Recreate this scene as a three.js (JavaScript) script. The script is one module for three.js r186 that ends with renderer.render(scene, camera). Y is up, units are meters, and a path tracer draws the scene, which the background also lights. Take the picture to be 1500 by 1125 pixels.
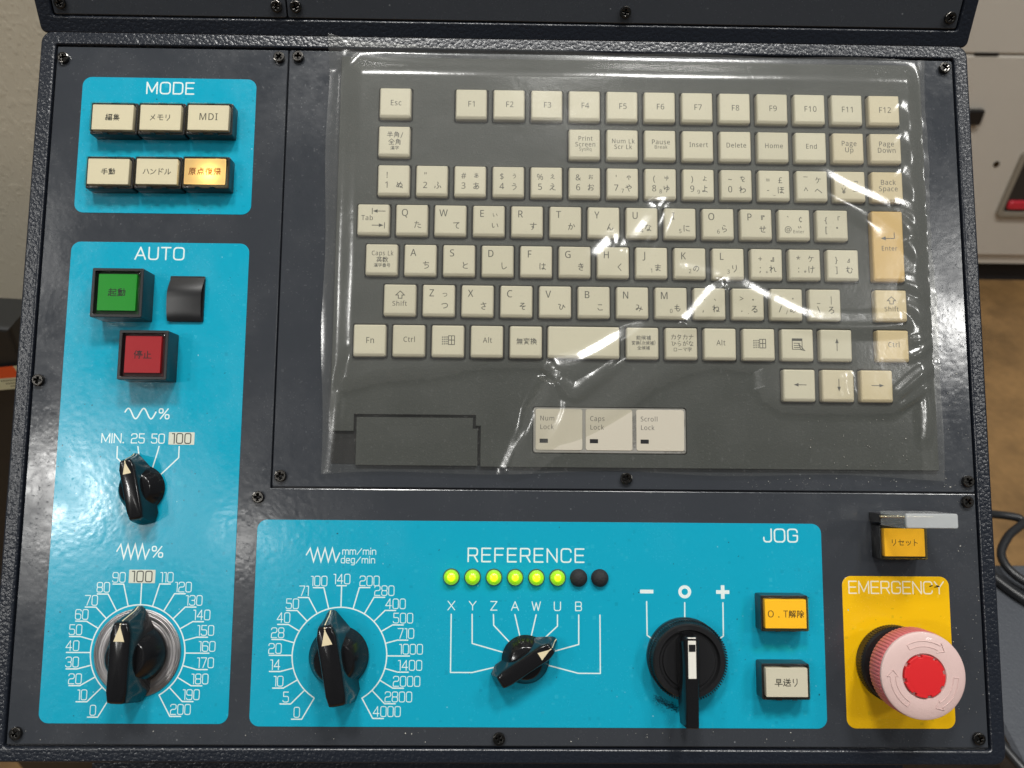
import * as THREE from 'three';
import { mergeGeometries, toCreasedNormals } from 'three/addons/utils/BufferGeometryUtils.js';
import { RectAreaLightUniformsLib } from 'three/addons/lights/RectAreaLightUniformsLib.js';

// ---------------------------------------------------------------- camera, surroundings, lamps, exposure
const scene = new THREE.Scene();
const TILT = Math.PI / 4;                                   // the desk section of the console leans back 45 degrees
const FRAME = new THREE.Matrix4().makeRotationX(-TILT).setPosition(0, 1.0, 0);   // panel millimetres/1000 -> world
const at = (x, y, z) => new THREE.Vector3(x, y, z).multiplyScalar(0.001).applyMatrix4(FRAME);
const camera = new THREE.PerspectiveCamera(52.0, 1024 / 768, 0.02, 40);
{
  const m = new THREE.Matrix4().makeBasis(
    new THREE.Vector3(0.99984754, 0.00865831, 0.01516322), new THREE.Vector3(-0.01022317, 0.99427428, 0.10636799), new THREE.Vector3(-0.01415543, -0.10650679, 0.99421121));
  m.premultiply(new THREE.Matrix4().makeRotationX(-TILT));
  camera.quaternion.setFromRotationMatrix(m);
  camera.position.copy(at(0, 0, 383.2));
  camera.focus = 0.382; camera.userData.fStop = 13;          // a phone lens: the hall behind is a little soft
}
scene.background = new THREE.Color(0.062, 0.064, 0.066);       // the unlit rest of the hall
const renderer = new THREE.WebGLRenderer({ antialias: true });
renderer.toneMapping = THREE.LinearToneMapping;
renderer.toneMappingExposure = 1.12;
renderer.shadowMap.enabled = true;
RectAreaLightUniformsLib.init();
// ceiling lamps of the hall, outside the frame: [x, y, z, width, depth, strength]
const LAMPS = [
  [-0.42, 3.45, 0.06, 0.36, 0.28, 78, 'white ceiling lamp above the console, left one of the pair'],
  [0.52, 3.45, -0.12, 0.36, 0.28, 78, 'white ceiling lamp above the console, right one of the pair'],
  [-2.22, 3.45, 2.65, 0.27, 0.32, 100, 'white ceiling lamp farthest to the left behind the viewer'],
  [1.6, 3.45, 0.05, 0.36, 0.3, 40, 'white ceiling lamp farthest to the right beside the pair above the console'],
  [0.22, 3.45, 0.53, 0.26, 0.2, 8, 'small white ceiling lamp between the console and the viewer'],
  [1.97, 3.45, 1.5, 0.28, 0.36, 58, 'white ceiling lamp behind the viewer on the right'],
  [-2.3, 3.45, 1.25, 0.3, 0.32, 52, 'white ceiling lamp to the left of the console'],
  [-1.35, 3.45, 3.0, 0.26, 0.26, 16, 'white ceiling lamp farthest back behind the viewer'],
];
const lampMetal = new THREE.MeshStandardMaterial({ color: new THREE.Color(0.6, 0.6, 0.6), roughness: 0.5 });
const lampGlow = new THREE.MeshStandardMaterial({ color: new THREE.Color(0.7, 0.7, 0.7), emissive: new THREE.Color(1, 1, 0.96), emissiveIntensity: 3, roughness: 0.6 });
LAMPS.forEach(([x, y, z, w, d, s, label], i) => {
  const g = new THREE.Group();
  g.name = 'ceiling_lamp' + (i ? '_00' + i : '');
  g.position.set(x, y, z);
  g.userData = { label, category: 'ceiling lamp', group: 'ceiling lamps of the hall' };
  scene.add(g);
  const h = new THREE.Mesh(new THREE.BoxGeometry(w + 0.06, 0.08, d + 0.06), lampMetal);
  h.name = 'lamp_housing'; h.position.y = 0.06; g.add(h);
  const p = new THREE.Mesh(new THREE.BoxGeometry(w, 0.018, d), lampGlow);
  p.name = 'lamp_diffuser'; p.position.y = 0.010; g.add(p);
  const l = new THREE.RectAreaLight(new THREE.Color(1, 0.985, 0.95), s, w, d);
  l.name = 'lamp_light'; l.position.y = -0.004; l.rotation.x = -Math.PI / 2; g.add(l);
});

// ---------------------------------------------------------------- helpers
function rng(seed) { let s = seed >>> 0; return () => { s = (s + 0x6d2b79f5) >>> 0; let t = Math.imul(s ^ (s >>> 15), 1 | s); t = (t + Math.imul(t ^ (t >>> 7), 61 | t)) ^ t; return ((t ^ (t >>> 14)) >>> 0) / 4294967296; }; }
const used = new Map();
function numbered(name) { const n = used.get(name) ?? 0; used.set(name, n + 1); return n ? name + '_' + String(n).padStart(3, '0') : name; }
const MM = 0.001;
const flat = (g) => { const n = g.index ? g.toNonIndexed() : g; for (const k of Object.keys(n.attributes)) if (!['position', 'normal', 'uv'].includes(k)) n.deleteAttribute(k); return n; };
function part(name, geos, material, parent, label) {         // geometry in millimetres
  const list = [].concat(geos).map(flat);
  const g = list.length > 1 ? mergeGeometries(list) : list[0].clone();
  g.scale(MM, MM, MM);
  const m = new THREE.Mesh(g, material);
  m.name = numbered(name); m.castShadow = m.receiveShadow = true;
  if (label) m.userData.label = label;
  parent.add(m);
  return m;
}
function sub(name, parent, x = 0, y = 0, z = 0, label) {
  const g = new THREE.Group(); g.name = numbered(name); g.position.set(x * MM, y * MM, z * MM);
  if (label) g.userData.label = label;
  parent.add(g); return g;
}
function thing(name, label, category, inPanel = true) {
  const g = new THREE.Group(); g.name = numbered(name); g.userData = { label, category };
  if (inPanel) { g.position.set(0, 1.0, 0); g.rotation.x = -TILT; }
  scene.add(g); return g;
}
// outline of a rounded rectangle, centred, counter-clockwise; insets per side
function outline(w, h, r, seg, i = [0, 0, 0, 0]) {
  const x0 = -w / 2 + i[0], x1 = w / 2 - i[1], y1 = h / 2 - i[2], y0 = -h / 2 + i[3], pts = [];
  for (const [cx, cy, a] of [[x1 - r, y1 - r, 0], [x0 + r, y1 - r, 1], [x0 + r, y0 + r, 2], [x1 - r, y0 + r, 3]])
    for (let k = 0; k <= seg; k++) { const t = (a + k / seg) * Math.PI / 2; pts.push([cx + r * Math.cos(t), cy + r * Math.sin(t)]); }
  return pts;
}
// loft of rings [points, z]; the last ring is closed with a fan; uv = x, y in millimetres
function loft(rings, crease = 0.5, capTop = true, capBottom = false) {
  const pos = [], uv = [], push = (...p) => { for (const [x, y, z] of p) { pos.push(x, y, z); uv.push(x, y); } };
  const n = rings[0][0].length;
  for (let r = 0; r + 1 < rings.length; r++) {
    const [a, za] = rings[r], [b, zb] = rings[r + 1];
    for (let k = 0; k < n; k++) {
      const j = (k + 1) % n, A = [...a[k], za], B = [...a[j], za], C = [...b[j], zb], D = [...b[k], zb];
      push(A, B, C, A, C, D);
    }
  }
  const cap = (ring, z, flip) => {
    const cx = ring.reduce((s, p) => s + p[0], 0) / n, cy = ring.reduce((s, p) => s + p[1], 0) / n;
    for (let k = 0; k < n; k++) { const j = (k + 1) % n; flip ? push([cx, cy, z], [...ring[j], z], [...ring[k], z]) : push([cx, cy, z], [...ring[k], z], [...ring[j], z]); }
  };
  if (capTop) cap(...rings[rings.length - 1], false);
  if (capBottom) cap(...rings[0], true);
  let g = new THREE.BufferGeometry();
  g.setAttribute('position', new THREE.Float32BufferAttribute(pos, 3));
  g.setAttribute('uv', new THREE.Float32BufferAttribute(uv, 2));
  // drop degenerate triangles before the normals
  const P = [], U = [], a = new THREE.Vector3(), b = new THREE.Vector3(), c = new THREE.Vector3();
  for (let t = 0; t < pos.length / 9; t++) {
    a.fromArray(pos, t * 9); b.fromArray(pos, t * 9 + 3); c.fromArray(pos, t * 9 + 6);
    if (b.clone().sub(a).cross(c.clone().sub(a)).length() < 1e-7) continue;
    P.push(...pos.slice(t * 9, t * 9 + 9)); U.push(...uv.slice(t * 6, t * 6 + 6));
  }
  g = new THREE.BufferGeometry();
  g.setAttribute('position', new THREE.Float32BufferAttribute(P, 3));
  g.setAttribute('uv', new THREE.Float32BufferAttribute(U, 2));
  return toCreasedNormals(g, crease);
}
// rounded block: rings of [inset or [l, r, t, b], z]
const block = (w, h, r, steps, seg = 3, crease = 0.5) => loft(steps.map(([i, z]) => { const q = Array.isArray(i) ? i : [i, i, i, i]; return [outline(w, h, Math.max(0.05, r - Math.max(...q) * 0.6), seg, q), z]; }), crease);
const move = (g, x, y, z = 0) => g.translate(x, y, z);
// lathe about the local z axis; points [radius, z] from the outside bottom to the centre top
function turn(points, seg = 64, crease = 0.6) {
  const g = new THREE.LatheGeometry(points.map(([r, z]) => new THREE.Vector2(r, z)), seg);
  g.rotateX(Math.PI / 2);
  const n = g.toNonIndexed(); n.deleteAttribute('normal');
  const p = n.attributes.position, uv = n.attributes.uv;
  for (let i = 0; i < p.count; i++) uv.setXY(i, p.getX(i), p.getY(i));
  const q = toCreasedNormals(n, crease);
  return fixFacing(q);
}
function fixFacing(g) {                                       // turn triangles so that their winding follows outward normals of a body around its axis
  const p = g.attributes.position, nrm = g.attributes.normal; let s = 0;
  for (let i = 0; i < p.count; i++) s += p.getX(i) * nrm.getX(i) + p.getY(i) * nrm.getY(i) + 0.5 * nrm.getZ(i);
  if (s < 0) {
    for (const a of Object.values(g.attributes)) for (let t = 0; t < a.count; t += 3) for (let c = 0; c < a.itemSize; c++) {
      const x = a.getComponent(t + 1, c); a.setComponent(t + 1, c, a.getComponent(t + 2, c)); a.setComponent(t + 2, c, x);
    }
    for (let i = 0; i < nrm.count; i++) nrm.setXYZ(i, -nrm.getX(i), -nrm.getY(i), -nrm.getZ(i));
  }
  return g;
}
function rectShape(x0, y0, x1, y1, r) {
  const s = new THREE.Shape(), pts = outline(x1 - x0, y1 - y0, r, 5).map(([x, y]) => new THREE.Vector2(x + (x0 + x1) / 2, y + (y0 + y1) / 2));
  s.setFromPoints(pts); return s;
}
const extrude = (shape, z0, z1, bevel, seg = 3) => {
  const g = new THREE.ExtrudeGeometry(shape, { depth: z1 - z0 - 2 * bevel, bevelEnabled: bevel > 0, bevelThickness: bevel, bevelSize: bevel, bevelOffset: -bevel, bevelSegments: seg, curveSegments: 6 });
  return g.translate(0, 0, z0 + bevel);
};
const rot = (g, a) => g.rotateZ(a);

// ---------------------------------------------------------------- computed textures
function lattice(n, seed) { const r = rng(seed), a = new Float32Array(n * n); for (let i = 0; i < n * n; i++) a[i] = r(); return a; }
function periodic(n, seed) {                                  // smooth value noise that tiles over 0..1
  const a = lattice(n, seed), f = (t) => t * t * t * (t * (t * 6 - 15) + 10);
  return (u, v) => {
    const x = u * n, y = v * n, i = Math.floor(x), j = Math.floor(y), s = f(x - i), t = f(y - j), w = (k) => ((k % n) + n) % n;
    const q = (p, o) => a[w(o) * n + w(p)];
    return (q(i, j) * (1 - s) + q(i + 1, j) * s) * (1 - t) + (q(i, j + 1) * (1 - s) + q(i + 1, j + 1) * s) * t;
  };
}
function dataMap(size, fn, srgb = false) {
  const d = new Uint8Array(size * size * 4);
  for (let y = 0; y < size; y++) for (let x = 0; x < size; x++) {
    const c = fn((x + 0.5) / size, (y + 0.5) / size), o = (y * size + x) * 4, q = Array.isArray(c) ? c : [c, c, c];
    for (let k = 0; k < 3; k++) d[o + k] = Math.max(0, Math.min(255, Math.round(q[k] * 255)));
    d[o + 3] = 255;
  }
  const t = new THREE.DataTexture(d, size, size); t.wrapS = t.wrapT = THREE.RepeatWrapping; t.magFilter = THREE.LinearFilter; t.minFilter = THREE.LinearMipmapLinearFilter;
  if (srgb) t.colorSpace = THREE.SRGBColorSpace;
  t.needsUpdate = true; return t;
}
const tile = (t, mm) => { const c = t.clone(); c.repeat.set(1 / mm, 1 / mm); c.needsUpdate = true; return c; };
const p24 = periodic(24, 1), p48 = periodic(48, 2), p12 = periodic(12, 3), p96 = periodic(96, 4), p6 = periodic(6, 5), p192 = periodic(192, 6);
const orangePeel = dataMap(512, (u, v) => 0.55 * p24(u, v) + 0.3 * p48(u, v) + 0.15 * p12(u, v));
function cells(n, seed) {                                     // domed pebbles: distance to the nearest of jittered points, tiling
  const r = rng(seed), px = new Float32Array(n * n), py = px.slice(), pz = px.slice();
  for (let i = 0; i < n * n; i++) { px[i] = r(); py[i] = r(); pz[i] = 0.5 + 0.5 * r(); }
  return (u, v) => {
    const x = u * n, y = v * n, i = Math.floor(x), j = Math.floor(y); let best = 0;
    for (let b = -1; b <= 1; b++) for (let a = -1; a <= 1; a++) { const k = ((j + b + n) % n) * n + ((i + a + n) % n), d = Math.hypot(i + a + px[k] - x, j + b + py[k] - y); best = Math.max(best, pz[k] * (1 - d * d)); }
    return Math.max(0, best);
  };
}
const c26 = cells(26, 51), c52 = cells(52, 52);
const wrinkle = dataMap(512, (u, v) => 0.72 * c26(u, v) + 0.28 * c52(u, v));
const grainMap = dataMap(512, (u, v) => 0.5 + 0.5 * (p96(u, v) - 0.5) + 0.5 * (p192(u, v) - 0.5));
const smudge = dataMap(512, (u, v) => { const a = p6(u, v) * 0.5 + p12(u, v) * 0.3 + p48(u, v) * 0.2; return 0.14 + 0.12 * Math.max(0, a - 0.25) * 2 + (p192(u, v) > 0.9 ? 0.1 : 0); });   // handled gloss
const speckRng = rng(77);
function specks(base, count, tones, rmax) {                   // dust and flecks with an outline of their own
  const c = document.createElement('canvas'); c.width = c.height = 1024; const g = c.getContext('2d');
  g.fillStyle = base; g.fillRect(0, 0, 1024, 1024);
  for (let i = 0; i < count; i++) { g.fillStyle = tones[Math.floor(speckRng() * tones.length)]; g.beginPath(); g.ellipse(speckRng() * 1024, speckRng() * 1024, 0.4 + speckRng() * rmax, 0.4 + speckRng() * rmax * 0.7, speckRng() * 3, 0, 7); g.fill(); }
  const t = new THREE.CanvasTexture(c); t.colorSpace = THREE.SRGBColorSpace; t.wrapS = t.wrapT = THREE.RepeatWrapping; return t;
}

// ---------------------------------------------------------------- materials
const rgb = (r, g, b) => new THREE.Color(r, g, b);
const std = (o) => new THREE.MeshStandardMaterial(o), phy = (o) => new THREE.MeshPhysicalMaterial(o);
const panelDust = specks('#383b40', 170, ['#686b6e', '#8b8d8f', '#2b2e33', '#50545a'], 1.5);
const M = {
  panel: phy({ color: rgb(1, 1, 1), map: tile(panelDust, 260), roughness: 1, roughnessMap: tile(smudge, 150), bumpMap: tile(orangePeel, 70), bumpScale: 0.000045, specularIntensity: 1 }),
  housing: phy({ color: rgb(0.011, 0.014, 0.021), roughness: 0.28, bumpMap: tile(wrinkle, 40), bumpScale: 0.00022 }),
  black: std({ color: rgb(0.012, 0.012, 0.013), roughness: 0.3 }),
  blackGloss: phy({ color: rgb(0.008, 0.008, 0.009), roughness: 0.17, bumpMap: tile(orangePeel, 90), bumpScale: 0.00003 }),
  blackSoft: phy({ color: rgb(0.010, 0.010, 0.011), roughness: 0.34 }),
  blackMatte: std({ color: rgb(0.014, 0.014, 0.016), roughness: 0.75, bumpMap: tile(grainMap, 40), bumpScale: 0.0002 }),
  screw: std({ color: rgb(0.10, 0.095, 0.088), metalness: 1, roughness: 0.2 }),
  screwDark: std({ color: rgb(0.012, 0.012, 0.012), roughness: 0.5 }),
  ivoryPointer: std({ color: rgb(0.72, 0.62, 0.40), roughness: 0.5 }),
  white: std({ color: rgb(0.75, 0.73, 0.66), roughness: 0.45 }),
  bezel: phy({ color: rgb(0.036, 0.040, 0.037), roughness: 0.62, bumpMap: tile(grainMap, 60), bumpScale: 0.00005 }),
  keyWell: std({ color: rgb(0.006, 0.006, 0.007), roughness: 0.8 }),
  clear: phy({ color: rgb(0.93, 0.92, 0.86), transmission: 1, thickness: 0, roughness: 0.06, ior: 1.49 }),
  guard: phy({ color: rgb(0.90, 0.92, 0.92), transmission: 0.9, thickness: 0, roughness: 0.2, ior: 1.49 }),
  guardEnd: phy({ color: rgb(0.66, 0.69, 0.70), transmission: 0.45, thickness: 0, roughness: 0.35, ior: 1.49 }),
  estopHead: phy({ color: rgb(0.66, 0.475, 0.445), roughness: 0.5, clearcoat: 0.1, bumpMap: tile(grainMap, 30), bumpScale: 0.00006 }),
  estopSide: std({ color: rgb(0.66, 0.17, 0.18), roughness: 0.45 }),
  estopCap: phy({ color: rgb(0.66, 0.018, 0.022), roughness: 0.38 }),
  ledGlass: phy({ color: rgb(0.62, 0.9, 0.04), transmission: 0.55, thickness: 0, roughness: 0.25, emissive: rgb(0.22, 0.42, 0.0), emissiveIntensity: 1 }),
  ledDim: std({ color: rgb(0.8, 0.9, 0.3), emissive: rgb(0.7, 0.95, 0.12), emissiveIntensity: 1.1 }),
  ledChip: std({ color: rgb(0.9, 0.9, 0.3), emissive: rgb(1.0, 1.0, 0.12), emissiveIntensity: 1.5 }),
};

// ---------------------------------------------------------------- lettering: engraved single-line letters on a grid 10 high
const GLYPH = {
  '0': [6, 'M2 0H4Q6 0 6 2V8Q6 10 4 10H2Q0 10 0 8V2Q0 0 2 0Z'], '1': [2.2, 'M0 .2H2.2V10'], '2': [6, 'M0 2Q0 0 2 0H4Q6 0 6 2V3Q6 4.6 4 5H2Q0 5.3 0 7.4V10H6'],
  '3': [6, 'M0 1.6Q0 0 2 0H4Q6 0 6 2V3Q6 5 4 5H2.4M4 5Q6 5 6 7V8Q6 10 4 10H2Q0 10 0 8.4'], '4': [6.4, 'M4.8 10V0L0 7H6.4'], '5': [6, 'M5.8 0H.5V4.4H4Q6 4.4 6 6.4V8Q6 10 4 10H2Q0 10 0 8.4'],
  '6': [6, 'M6 1.6Q6 0 4 0H2Q0 0 0 2V8Q0 10 2 10H4Q6 10 6 8V6.5Q6 4.5 4 4.5H0'], '7': [6, 'M0 0H6L2.4 10'], '8': [6, 'M2 0H4Q6 0 6 2V3Q6 5 4 5H2Q0 5 0 3V2Q0 0 2 0ZM2 5H4Q6 5 6 7V8Q6 10 4 10H2Q0 10 0 8V7Q0 5 2 5'],
  '9': [6, 'M0 8.4Q0 10 2 10H4Q6 10 6 8V2Q6 0 4 0H2Q0 0 0 2V3.5Q0 5.5 2 5.5H6'], 'A': [8.4, 'M0 10L4.2 0L8.4 10M1.5 6.8H6.9'], 'B': [7, 'M5 5H0V0H5Q6.8 0 6.8 2V3Q6.8 5 5 5Q7 5 7 7V8Q7 10 5 10H0V5'],
  'C': [7.4, 'M7.4 2.4Q7.4 0 5 0H2.4Q0 0 0 2.4V7.6Q0 10 2.4 10H5Q7.4 10 7.4 7.6'], 'D': [7.8, 'M0 0H5Q7.8 0 7.8 2.8V7.2Q7.8 10 5 10H0Z'], 'E': [6.6, 'M6.6 0H0V10H6.6M0 4.9H6'], 'F': [6.4, 'M6.4 0H0V10M0 4.9H5.8'],
  'G': [7.6, 'M7.5 2.4Q7.5 0 5 0H2.4Q0 0 0 2.4V7.6Q0 10 2.4 10H5Q7.6 10 7.6 7.6V5H4.4'], 'I': [.6, 'M.3 0V10'], 'J': [6, 'M6 0V7.6Q6 10 3.6 10H2.4Q0 10 0 7.6V6.6'], 'M': [8.6, 'M0 10V0L4.3 8.6L8.6 0V10'], 'N': [7.4, 'M0 10V0L7.4 10V0'],
  'O': [8.2, 'M2.8 0H5.4Q8.2 0 8.2 2.8V7.2Q8.2 10 5.4 10H2.8Q0 10 0 7.2V2.8Q0 0 2.8 0Z'], 'R': [7.2, 'M0 10V0H5Q7 0 7 2V3.4Q7 5.4 5 5.4H0M4.4 5.4L7.2 10'], 'T': [7.4, 'M0 0H7.4M3.7 0V10'], 'U': [7.4, 'M0 0V7.4Q0 10 2.6 10H4.8Q7.4 10 7.4 7.4V0'],
  'W': [10, 'M0 0L2.6 10L5 1L7.4 10L10 0'], 'X': [8, 'M0 0L8 10M8 0L0 10'], 'Y': [8, 'M0 0L4 5L8 0M4 5V10'], 'Z': [7.4, 'M0 0H7.4L0 10H7.4'], '.': [.6, 'M.1 9.4H.6V10H.1Z'], '/': [7, 'M0 10L7 1.5'],
  'm': [9, 'M0 10V3.6M0 5.4Q0 3.6 2 3.6H2.8Q4.5 3.6 4.5 5.4V10M4.5 5.4Q4.5 3.6 6.4 3.6H7.2Q9 3.6 9 5.4V10'], 'n': [5.4, 'M0 10V3.6M0 5.4Q0 3.6 2 3.6H3.4Q5.4 3.6 5.4 5.6V10'], 'i': [.6, 'M.3 3.6V10M.3 .6V1.6'],
  'd': [5.4, 'M5.4 0V10H2Q0 10 0 8V5.6Q0 3.6 2 3.6H5.4'], 'e': [5.4, 'M0 6.7H5.4V5.6Q5.4 3.6 3.4 3.6H2Q0 3.6 0 5.6V8Q0 10 2 10H5'], 'g': [5.4, 'M5.4 3.6H2Q0 3.6 0 5.6V8Q0 10 2 10H5.4V3.6V11Q5.4 12.6 3.6 12.6H.6'],
  '%': [10, 'M1.6 0H2.2Q3.8 0 3.8 1.6V2.6Q3.8 4.2 2.2 4.2H1.6Q0 4.2 0 2.6V1.6Q0 0 1.6 0ZM7.8 5.8H8.4Q10 5.8 10 7.4V8.4Q10 10 8.4 10H7.8Q6.2 10 6.2 8.4V7.4Q6.2 5.8 7.8 5.8ZM8.8 0L1.4 10'], ' ': [3, ''],
};
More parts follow.
